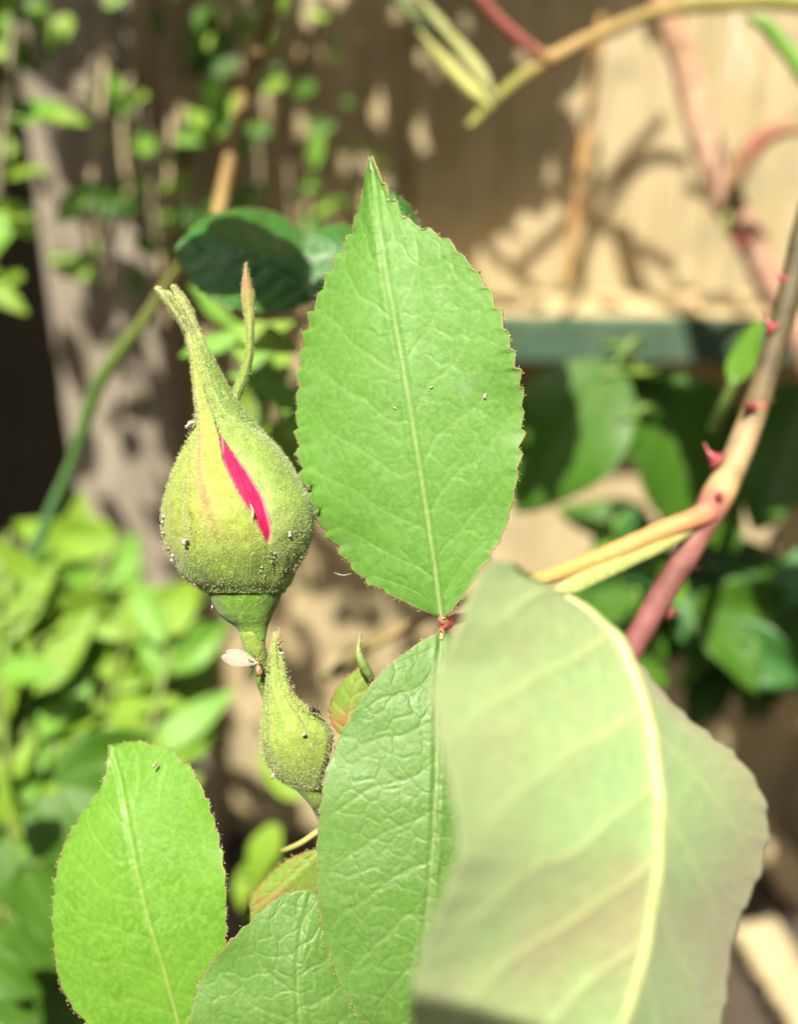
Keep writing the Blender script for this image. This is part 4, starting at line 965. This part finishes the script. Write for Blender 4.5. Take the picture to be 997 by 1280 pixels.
# dark leaf pair behind bud and main leaf
dkf = -FW * 0.55 + UP * 0.8
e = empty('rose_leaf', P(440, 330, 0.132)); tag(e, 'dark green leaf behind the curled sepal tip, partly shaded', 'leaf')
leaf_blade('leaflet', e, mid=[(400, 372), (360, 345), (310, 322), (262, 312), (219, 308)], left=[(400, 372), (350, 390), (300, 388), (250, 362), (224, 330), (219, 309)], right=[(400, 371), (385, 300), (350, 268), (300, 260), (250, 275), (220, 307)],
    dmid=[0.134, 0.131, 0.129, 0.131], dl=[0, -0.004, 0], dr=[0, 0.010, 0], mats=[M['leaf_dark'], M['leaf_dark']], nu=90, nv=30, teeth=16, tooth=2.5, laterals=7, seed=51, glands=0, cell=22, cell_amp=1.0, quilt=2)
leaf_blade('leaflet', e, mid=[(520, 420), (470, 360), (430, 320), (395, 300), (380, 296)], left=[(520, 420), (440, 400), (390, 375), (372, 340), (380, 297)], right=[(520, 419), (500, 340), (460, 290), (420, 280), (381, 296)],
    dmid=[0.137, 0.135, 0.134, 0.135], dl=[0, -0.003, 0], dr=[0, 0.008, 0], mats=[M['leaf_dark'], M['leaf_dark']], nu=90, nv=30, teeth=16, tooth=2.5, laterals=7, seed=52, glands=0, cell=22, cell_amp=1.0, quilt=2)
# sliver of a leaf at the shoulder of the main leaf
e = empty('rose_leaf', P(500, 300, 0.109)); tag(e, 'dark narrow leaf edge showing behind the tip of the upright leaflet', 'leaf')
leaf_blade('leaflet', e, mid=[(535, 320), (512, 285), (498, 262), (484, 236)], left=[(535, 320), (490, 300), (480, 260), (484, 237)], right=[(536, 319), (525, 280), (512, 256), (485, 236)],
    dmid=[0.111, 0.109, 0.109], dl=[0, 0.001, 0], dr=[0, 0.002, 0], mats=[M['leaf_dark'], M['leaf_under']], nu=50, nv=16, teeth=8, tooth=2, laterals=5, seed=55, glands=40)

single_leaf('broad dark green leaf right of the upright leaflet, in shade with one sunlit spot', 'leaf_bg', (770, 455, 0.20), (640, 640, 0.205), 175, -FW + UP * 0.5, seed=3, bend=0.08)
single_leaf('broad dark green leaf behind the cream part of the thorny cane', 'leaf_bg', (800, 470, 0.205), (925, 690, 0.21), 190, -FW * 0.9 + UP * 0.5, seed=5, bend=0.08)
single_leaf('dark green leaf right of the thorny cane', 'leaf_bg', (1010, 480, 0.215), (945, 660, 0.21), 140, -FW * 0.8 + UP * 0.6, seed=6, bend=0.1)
single_leaf('small mid-green leaf tucked against the dark thorn of the cane', 'leaf_shrub', (915, 480, 0.16), (950, 398, 0.155), 42, -FW + UP * 0.2 + RT * -0.8, seed=7, bend=0.05)
single_leaf('yellow-green leaf edge lying along the green rail', 'leaf_lime', (772, 466, 0.2), (850, 460, 0.2), 45, -FW * 0.25 + UP, seed=8, bend=0.1)
single_leaf('small lit leaf under the green rail between two dark leaves', 'leaf_lime', (800, 512, 0.2), (755, 530, 0.2), 40, -FW * 0.35 + UP, seed=9, bend=0.1)
single_leaf('lit green leaf low beside the pale board under the orange leaf stalk', 'leaf_shrub', (790, 660, 0.22), (735, 690, 0.215), 50, -FW * 0.6 + UP, seed=10)

# ------------------------------------------------------------------ leafy plants behind
def plant(name, label, cat, base, leaves, kind, stems=(), group=None):
    e = empty(name, base); tag(e, label, cat, group)
    for (b, t_, face) in leaves:
        place_leaf(random.choice(MB[kind] if isinstance(kind, str) else MB[random.choice(kind)]), e, b, t_, face)
    for (pts, r0, r1, colr) in stems:
        pts = np.asarray(pts); V, F, tv = tube_arrays(pts, np.linspace(r0, r1, len(pts)), 8, 30, 0.1)
        obj('stem', V, F, M['stem'], e, tint=np.array([colr] * len(V)))
    return e

def rand_leaf(px, py, d, lpx, ang=None, spread=0.5):
    a = (random.uniform(0, 2 * math.pi) if ang is None else ang + random.uniform(-0.6, 0.6))
    b = P(px, py, d); L_ = lpx * KP * d * random.uniform(0.8, 1.2)
    dr = math.cos(a) * RT + math.sin(a) * UP + random.uniform(-spread, spread) * FW; dr /= np.linalg.norm(dr)
    face = SUN * 0.8 - FW * 0.5 + np.array([random.uniform(-0.6, 0.6) for _ in range(3)])
    return (b, b + dr * L_, face)

# lime shrub low on the left
lv = []; st = []
for k in range(17):
    x0, y0, d0 = random.uniform(-60, 150), random.uniform(1120, 1300), random.uniform(0.20, 0.29)
    x1, y1 = x0 + random.uniform(-40, 130), random.uniform(660, 900)
    d1 = d0 + random.uniform(-0.02, 0.02)
    if x1 > 215: x1 = 215
    q = np.linspace(0, 1, 9)
    pts = P(x0 + (x1 - x0) * q ** 1.3, y0 + (y1 - y0) * q, d0 + (d1 - d0) * q)
    st.append((pts, 0.0013, 0.0006, (0.16, 0.22, 0.05)))
    for u in np.linspace(0.3, 1.0, 9):
        px = x0 + (x1 - x0) * u ** 1.3; py = y0 + (y1 - y0) * u; d = d0 + (d1 - d0) * u
        for s in (-1, 1):
            if random.random() < 0.75: lv.append(rand_leaf(px + random.uniform(-14, 14), py + random.uniform(-14, 14), d, random.uniform(45, 130), ang=math.pi / 2 + s * random.uniform(0.3, 1.6), spread=0.6))
plant('shrub', 'bright lime-green small-leaved shrub low in front of the fence post', 'shrub', P(60, 1500, 0.3), lv, ['shrub', 'lime', 'lime'], st)
# darker low leaves under it
lv = [rand_leaf(random.uniform(-40, 150), random.uniform(960, 1290), random.uniform(0.16, 0.22), 120, spread=0.5) for k in range(22)]
plant('ground_plant', 'dark green broad-leaved plant beneath the lime shrub', 'plant', P(40, 1500, 0.25), lv, 'bg')
# upper left climber, lime leaves
lv = [rand_leaf(px, py, random.uniform(0.2, 0.26), l, spread=0.5) for px, py, l in
      [(0, 20, 90), (40, -10, 90), (10, 70, 80), (50, 40, 80), (-10, 120, 80), (10, 160, 80), (30, 190, 90), (0, 220, 80), (50, 150, 60), (20, 260, 80), (40, 300, 90), (60, 320, 80), (30, 350, 80), (10, 300, 70), (90, 20, 60), (75, 280, 60), (-20, 350, 80), (0, 30, 60)]]
q = np.linspace(0, 1, 8)
plant('climber', 'lime-leaved climbing plant at the left of the grey fence post', 'climber', P(-40, 500, 0.24), lv, ['lime', 'lime', 'shrub'], [(P(-30 + 60 * q, 520 - 620 * q, 0.24 + 0 * q), 0.0015, 0.001, (0.14, 0.12, 0.05))])
# thin ivy over the shaded boards
lv = [rand_leaf(random.uniform(90, 430), random.uniform(-20, 340), random.uniform(0.235, 0.3), random.choice([26, 36, 48, 62]), spread=0.7) for k in range(95)]
lv += [rand_leaf(px, py, 0.24, 34) for px, py in ((305, 160), (325, 150), (340, 165), (410, 25), (130, 10), (190, 10), (250, 8))]
sts = [(P(x + 25 * np.sin(q * 5 + x), -60 + 440 * q, 0.285 + 0 * q), 0.0009, 0.0006, (0.13, 0.10, 0.05)) for x in (150, 215, 300, 385)]
plant('ivy', 'sparse small-leaved ivy hanging over the shaded boards', 'ivy', P(250, 330, 0.29), lv, ['bg', 'shrub', 'lime'], sts)
for k, (x, y0_, y1_, d_, c_) in enumerate(((120, -40, 330, 0.27, (0.42, 0.34, 0.22)), (158, -60, 250, 0.275, (0.36, 0.30, 0.18)), (205, 40, 420, 0.28, (0.40, 0.32, 0.20)), (365, -60, 300, 0.29, (0.34, 0.25, 0.13)), (452, -60, 190, 0.29, (0.36, 0.28, 0.16)), (520, -60, 150, 0.285, (0.32, 0.28, 0.12)))):
    lab = ('pale dry stalk leaning on the grey post beside the climber', 'dry stalk just right of the grey post edge', 'long dry stalk crossing behind the thin green shoot', 'dry brown stalk behind the dark green leaf', 'dry stalk above the tip of the upright leaflet', 'dry stalk behind the strap leaves')[k]
    stem_thing('dry_stalk', lab, 'stalk', [(x, y0_, d_, 3.5), (x + 9, y0_ * 0.6 + y1_ * 0.4, d_ - 0.004, 4), (x - 5, y0_ * 0.3 + y1_ * 0.7, d_ - 0.002, 3.6), (x + 3, y1_, d_, 3)], M['dry'], [(0, c_), (1, c_)], seed=70 + k)
# green clump behind the bud
lv = [rand_leaf(random.uniform(240, 400), random.uniform(400, 560), random.uniform(0.15, 0.19), 90, spread=0.4) for k in range(16)]
plant('leafy_sprig', 'mid-green leafy sprig behind the large bud', 'sprig', P(330, 620, 0.18), lv, ['shrub', 'shrub', 'lime'], [(P(330 - 20 * q, 640 - 230 * q, 0.18 + 0 * q), 0.001, 0.0007, (0.14, 0.22, 0.05))])
# right hand leafy mass below the cane
lv = [rand_leaf(random.uniform(745, 1010), random.uniform(690, 850), random.uniform(0.2, 0.27), random.choice([80, 100, 120]), spread=0.5) for k in range(75)]
plant('leafy_bush', 'dark green leafy bush behind the reddish end of the thorny cane', 'bush', P(900, 900, 0.26), lv, ['bg', 'bg', 'dark', 'shrub'], [(P(960 - 120 * q, 900 - 260 * q, 0.25 + 0 * q), 0.0015, 0.0008, (0.15, 0.14, 0.06)), (P(880 + 90 * q, 900 - 240 * q, 0.25 + 0 * q), 0.0015, 0.0008, (0.15, 0.14, 0.06))])
# lit leaves under the closed bud
lv = [rand_leaf(px, py, d, l, spread=0.3) for px, py, d, l in ((350, 1030, 0.2, 90), (375, 1000, 0.2, 80), (330, 1090, 0.2, 80), (360, 1060, 0.205, 70), (310, 1080, 0.21, 60))]
plant('leafy_sprig', 'small lime sprig below the closed green bud', 'sprig', P(350, 1120, 0.21), lv, 'lime')

# ------------------------------------------------------------------ overhanging foliage that throws the dappled shade
def overhang():
    r = np.random.default_rng(77)
    parts = []; tubes = []
    proto = [MB['bg'][k] for k in range(3)]
    pv = []
    for me in proto:
        v = np.zeros(len(me.vertices) * 3); me.vertices.foreach_get('co', v); f = [list(p.vertices) for p in me.polygons]; pv.append((v.reshape(-1, 3), np.array(f)))
    def add(center, size, face=None, axis=None, which=None):
        d = r.normal(0, 1, 3) if axis is None else axis; face = (SUN + r.normal(0, 0.35, 3)) if face is None else face
        q = orient(d, face).to_matrix(); R_ = np.array(q)
        V, F = pv[r.integers(0, 3) if which is None else which]; s = size / 0.04
        V2 = (V * s - np.array([0, size / 2, 0])) @ R_.T + center
        parts.append((V2, F))
    prot = [main_G[::12, ::8].reshape(-1, 3)]
    for o_ in bpy.data.objects:
        if o_.type != 'MESH' or o_.parent is None: continue
        root = o_.parent if o_.parent.parent is None else o_.parent.parent
        if root.name.split('.')[0] in ('rose_shoot', 'rose_cane', 'rose_leaf', 'young_leaf', 'narrow_leaf', 'arching_cane', 'strap_leaf') and root.get('label', '').find('dark') < 0 and o_.name.split('.')[0] not in ('fuzz', 'margin_glands', 'stem_glands'):
            v = np.zeros(len(o_.data.vertices) * 3); o_.data.vertices.foreach_get('co', v); v = v.reshape(-1, 3) + WLOC[o_.name]
            prot.append(v[::max(1, len(v) // 120)])
    prot = np.concatenate(prot); px_, py_, _d = project(prot); prot = prot[(px_ > -20) & (px_ < 1017) & (py_ > -20) & (py_ < 1300)]
    def hits(p, size):
        v = prot - p; tp = -(v @ SUN); perp = np.linalg.norm(v + tp[:, None] * SUN, axis=1)
        return bool(np.any((tp > 0.002) & (perp < size * 0.55)))
    def visible(p, m=60):
        x, y, d = project(p); return d > 0.003 and -m < x < 997 + m and -m < y < 1280 + m
    def shade(px, py, size, tmin=0.10, y=FENCE_Y):
        t0 = on_fence(px, py, y)
        for t in np.arange(tmin + 0.04 * r.random(), 0.6, 0.015):
            p = t0 + SUN * t
            if not visible(p, m=size / (KP * max(0.05, (p - CAM) @ FW)) * (1.05 if px < 600 else 1.4)):
                if hits(p, size): continue
                if (p - CAM) @ FW < 0.03: return
                add(p, size); return
    regions = [(90, 230, -60, 370, 90, 0.012), (230, 640, -60, 370, 210, 0.0145), (620, 715, -60, 230, 26, 0.018), (720, 860, -60, 30, 8, 0.018), (100, 360, 380, 900, 70, 0.012), (350, 570, 640, 880, 55, 0.013), (800, 1060, 720, 1180, 130, 0.026), (880, 1010, 380, 700, 24, 0.022), (-100, 80, 400, 700, 40, 0.024), (600, 1010, 400, 470, 14, 0.014)]
    for (x0, x1, y0, y1, n, s) in regions:
        for k in range(n):
            shade(r.uniform(x0, x1), r.uniform(y0, y1), s * r.uniform(0.6, 1.3))
    # shade on the dark leaves at the right and the leaf behind the bud
    for (px, py, d, n, sp) in ((710, 530, 0.203, 16, 70), (860, 550, 0.205, 22, 85), (960, 560, 0.21, 12, 60), (870, 760, 0.23, 24, 120), (325, 330, 0.131, 6, 45)):
        for k in range(n):
            t0 = P(px + r.uniform(-sp, sp), py + r.uniform(-sp, sp), d)
            for t in np.arange(0.05, 0.4, 0.01):
                p = t0 + SUN * t
                if not visible(p, 110):
                    if hits(p, 0.014): continue
                    add(p, 0.016 * r.uniform(0.7, 1.1)); break
    # twigs that cross the sunlit boards with their shadows
    for (a, b) in (((600, 170), (960, 370)), ((640, 330), (830, 130)), ((560, 250), (760, 420)), ((700, 360), (900, 200))):
        A_ = on_fence(*a) ; B_ = on_fence(*b)
        ts = 0.21
        while visible(A_ + SUN * ts, 40) or visible(B_ + SUN * ts, 40): ts += 0.01
        m_ = (A_ + B_) / 2 + r.normal(0, 0.006, 3)
        V, F, tv = tube_arrays(np.array([A_ + SUN * ts, m_ + SUN * ts, B_ + SUN * ts]), np.array([0.0016, 0.0014, 0.0012]), 7, 20, 0.1)
        tubes.append((V, F))
    add(P(650, 1700, 0.062) + SUN * 0.12, 0.070, SUN, RT - UP * 0.02, 0)      # unseen leaf added behind the viewpoint to shade the near leaf's foot
    V, F, _ = merge(parts)
    o = obj('overhanging_shade_foliage', V, F, M['leaf_bg'], attrs={'vein': np.zeros(len(V)), 'rim': np.zeros(len(V))})
    tag(o, 'rose foliage overhanging the fence, unseen, placed for its shade, with one added leaf behind the viewpoint', kind='stuff', cat='foliage')
    V, F, _ = merge(tubes)
    o2 = obj('overhanging_twigs', V, F, M['dry'], tint=np.array([(0.2, 0.14, 0.07)] * len(V)))
    tag(o2, 'thin twigs among the overhanging rose foliage', kind='stuff', cat='twigs')
overhang()

# ------------------------------------------------------------------ insects, shed skins
def ellipsoid(c, ax, r1, r2, n=10, m=8, taper=0.0):
    ax = np.asarray(ax, float); ax /= np.linalg.norm(ax)
    a = np.cross(ax, [0.3, 0.5, 0.81]); a /= np.linalg.norm(a); b = np.cross(ax, a)
    t = np.linspace(0.03, 0.97, m); ph = np.linspace(0, 2 * np.pi, n, endpoint=False)
    z = -np.cos(np.pi * t); rr = np.sin(np.pi * t) * (1 + taper * z)
    V = c + (z * r1)[:, None, None] * ax + (rr * r2)[:, None, None] * (np.cos(ph)[None, :, None] * a + np.sin(ph)[None, :, None] * b)
    idx = np.arange(n * m).reshape(m, n); A = idx[:-1]; B = idx[1:]
    F = np.stack([A.ravel(), np.roll(A, -1, 1).ravel(), np.roll(B, -1, 1).ravel(), B.ravel()], 1)
    cap = np.stack([idx[0, [0, 2, 4, 6]], idx[-1, [0, 2, 4, 6]]])
    return V.reshape(-1, 3), np.concatenate([F, cap])

def insect(name, label, cat, px, py, d, ax2, size, mat, winged=None, legs=6, seed=1):
    """ax2: head direction in the picture (x right, y up); size = body length in px"""
    u = KP * d; c = P(px, py, d); ax = ax2[0] * RT + ax2[1] * UP; ax /= np.linalg.norm(ax); si = np.cross(ax, FW); si /= np.linalg.norm(si)
    e = empty(name, c); tag(e, label, cat)
    V, F = ellipsoid(c - ax * size * 0.15 * u, ax, size * 0.35 * u, size * 0.22 * u, taper=-0.25); obj('abdomen', V, F, mat, e)
    V, F = ellipsoid(c + ax * size * 0.22 * u, ax, size * 0.18 * u, size * 0.15 * u); obj('thorax', V, F, mat, e)
    V, F = ellipsoid(c + ax * size * 0.44 * u, ax, size * 0.10 * u, size * 0.11 * u); obj('head', V, F, mat, e)
    r = np.random.default_rng(seed)
    for k in range(legs):
        s = 1 if k % 2 else -1; b = c + ax * size * (0.25 - 0.12 * (k // 2)) * u
        k1 = b + (si * s * 0.35 - FW * 0.12 + ax * (0.25 - 0.25 * (k // 2)) + r.normal(0, 0.05, 3)) * size * u
        k2 = k1 + (si * s * 0.25 + FW * 0.22 + ax * (0.2 - 0.28 * (k // 2)) + r.normal(0, 0.06, 3)) * size * u
        V, F, _ = tube_arrays(np.array([b, k1, k2]), np.array([0.03, 0.022, 0.012]) * size * u * 1.2, 5, 8); obj('leg', V, F, M['aphid'], e)
    for s in (-1, 1):
        b = c + ax * size * 0.5 * u
        V, F, _ = tube_arrays(np.array([b, b + (ax * 0.25 + si * s * 0.22) * size * u, b + (ax * 0.55 + si * s * 0.32) * size * u]), np.array([0.02, 0.014, 0.007]) * size * u * 1.2, 5, 8); obj('antenna', V, F, M['aphid'], e)
    for w in (winged or []):
        wd = w[0] * RT + w[1] * UP; L_ = math.hypot(w[0], w[1]) * u; wd /= np.linalg.norm(wd); wn_ = np.cross(wd, FW); wn_ /= np.linalg.norm(wn_)
        t = np.linspace(0, 1, 18); q = np.linspace(-1, 1, 7); S, Q = np.meshgrid(t, q, indexing='ij')
        hw = 0.16 * L_ * np.sin(np.pi * np.clip(S, 0, 1) ** 1.3) ** 0.7 + 0.012 * L_
        G = c + ax * size * 0.2 * u + (S * L_)[..., None] * wd + (Q * hw)[..., None] * wn_ + (0.03 * L_ * np.sin(S * 5 + Q))[..., None] * FW - FW * 0.1 * size * u
        V, F, mi, at, n = sheet(G, 0.000008); wo = obj('wing', V, F, M['wing'], e)
        vt = [tube_arrays(G[:, j][::4] - FW * 0.00001, np.full(len(G[::4]), 0.010 * L_), 5, 14)[:2] for j in (0, 3)]
        V, F, _ = merge([(a, b) for a, b in vt]); obj('wing_vein', V, F, M['skin'], wo)
    return e
insect('winged_aphid', 'tiny clear-winged insect clinging to the bud stalk', 'insect', 323, 834, 0.1008, (-0.15, 1), 22, M['aphid_tan'], winged=[(-46, 9), (-40, 16)], seed=3)
insect('aphid', 'dark aphid on the shoulder of the small closed bud', 'insect', 393, 888, 0.0985, (1, -0.35), 14, M['aphid'], seed=4)
insect('aphid', 'dark aphid at the base of the plump bud, where it meets the cup', 'insect', 358, 714, 0.0995, (0.5, 0.8), 10, M['aphid'], seed=5)
insect('aphid', 'pale tan aphid at the tip of the small closed bud', 'insect', 349, 803, 0.1, (0.6, 0.6), 11, M['aphid_tan'], seed=6)
insect('aphid', 'slim green-black insect between the plump bud and the upright leaflet', 'insect', 388, 611, 0.0995, (0.4, 1), 10, M['aphid'], seed=7)

def skin(label, px, py, d, ang, lpx, seed, group=None, squish=0.45):
    lpx = lpx * 0.68
    r = np.random.default_rng(seed); u = KP * d
    ax = math.cos(ang) * RT + math.sin(ang) * UP
    V, F = ellipsoid(P(px, py, d), ax, lpx / 2 * u, lpx / 2 * squish * u, 10, 10)
    V = V + r.normal(0, 0.085 * lpx * u, V.shape) * np.array([1, 1, 1.2])
    o = obj('shed_skin', V, F, M['skin']); tag(o, label, 'shed skin', group); return o
def leaf_front(px, py):
    q = main_G.reshape(-1, 3)[::3]; x, y, d = project(q); i = np.argmin((x - px) ** 2 + (y - py) ** 2); return d[i] - 0.0001
skin('tiny white grain on the right half of the upright leaflet', 606, 495, leaf_front(606, 495), 1.4, 10, 1)
skin('tiny white dot near the midrib of the upright leaflet', 539, 484, leaf_front(539, 484), 0.5, 5, 2, squish=0.8)
skin('tiny pale fleck left of the midrib of the upright leaflet', 493, 510, leaf_front(493, 510), -0.7, 6, 3)
skin('tiny white grain near the blunt tip of the yellow-green leaf', 193, 957, 0.1025, 1.1, 11, 4)
skin('pale oval grain on the right flank of the plump bud', 362, 667, float(surf_depth(bs, 362, 667)) - 0.0003, 1.5, 12, 5, squish=0.5)
skin('white shed skin on the seam of the left sepal', 231, 677, 0.0968, 0.5, 13, 6, squish=0.7)
skin('white shed skin sticking out at the neck of the plump bud', 238, 530, 0.1005, 0.6, 18, 7, squish=0.4)
skin('pale fleck on the front of the small closed bud', 380, 918, 0.0978, 0.6, 8, 9, squish=0.8)
skin('pale shed skin under the rim of the small closed bud', 341, 970, 0.0995, 1.3, 11, 10, squish=0.5)
skin('pale shed skin at the tip of the small closed bud', 352, 817, 0.1, 0.2, 8, 11, squish=0.6)
skin('tiny white sliver below the cup of the plump bud', 265, 759, 0.101, 1.5, 9, 12, squish=0.3)
rr = random.Random(9)
for k in range(16):
    u_ = rr.random(); x, y = interp([(204, 640), (206, 665), (214, 694), (230, 716), (248, 729)], np.array([u_]))[0]
    skin('pale crumb of shed skin along the scurfy lower left edge of the plump bud', x + rr.uniform(-4, 5), y + rr.uniform(-4, 4), 0.1005, rr.uniform(0, 3), rr.uniform(4, 9), 30 + k, group='crumbs along the bud edge', squish=0.6)
# scattered pale crumbs near the slit foot
for k in range(9):
    x, y = 335 + rr.uniform(-10, 14), 705 + rr.uniform(-16, 16)
    skin('pale crumb of shed skin below the foot of the pink slit', x, y, float(surf_depth(bs, x, y)) - 0.0004, rr.uniform(0, 3), rr.uniform(2.5, 4.5), 60 + k, group='crumbs below the slit', squish=0.6)
# silk thread
for (a, b, lab) in (((418, 716), (439, 717), 'short level silk thread below the upright leaflet'),):
    V, F, _ = tube_arrays(P([a[0], (a[0] + b[0]) / 2, b[0]], [a[1], a[1] + 3, b[1]], [0.102, 0.102, 0.102]), np.array([0.00003, 0.00004, 0.00002]), 6, 12)
    tag(obj('silk_thread', V, F, M['skin']), lab, 'thread')

# ------------------------------------------------------------------ litter on the ground
def chip_mesh(seed):
    r = np.random.default_rng(seed); V, F = board_mesh(0.016, 0.005, 0.045, seed, 0.002)
    V = V[:, [0, 2, 1]] + r.normal(0, 0.0005, V.shape); return make_mesh('bark_chip', V, [f[::-1] for f in F], M['wood'], smooth=False)
chips = [chip_mesh(300 + k) for k in range(3)]
r = np.random.default_rng(6)
for k in range(26):
    if k < 14: x, y = r.uniform(0.11, 0.25), r.uniform(0.20, 0.325)
    else: x, y = r.uniform(-0.2, 0.25), r.uniform(0.1, 0.325)
    o = bpy.data.objects.new('bark_chip', chips[k % 3]); link(o, None, (x, y, 0.009 + 0.004 * r.random())); o.rotation_euler = (r.uniform(-0.15, 0.15), r.uniform(-0.15, 0.15), r.uniform(0, 6.28))
    tag(o, 'pale bark chip lying on the soil at the foot of the fence', 'bark chip', 'bark chips on the soil')
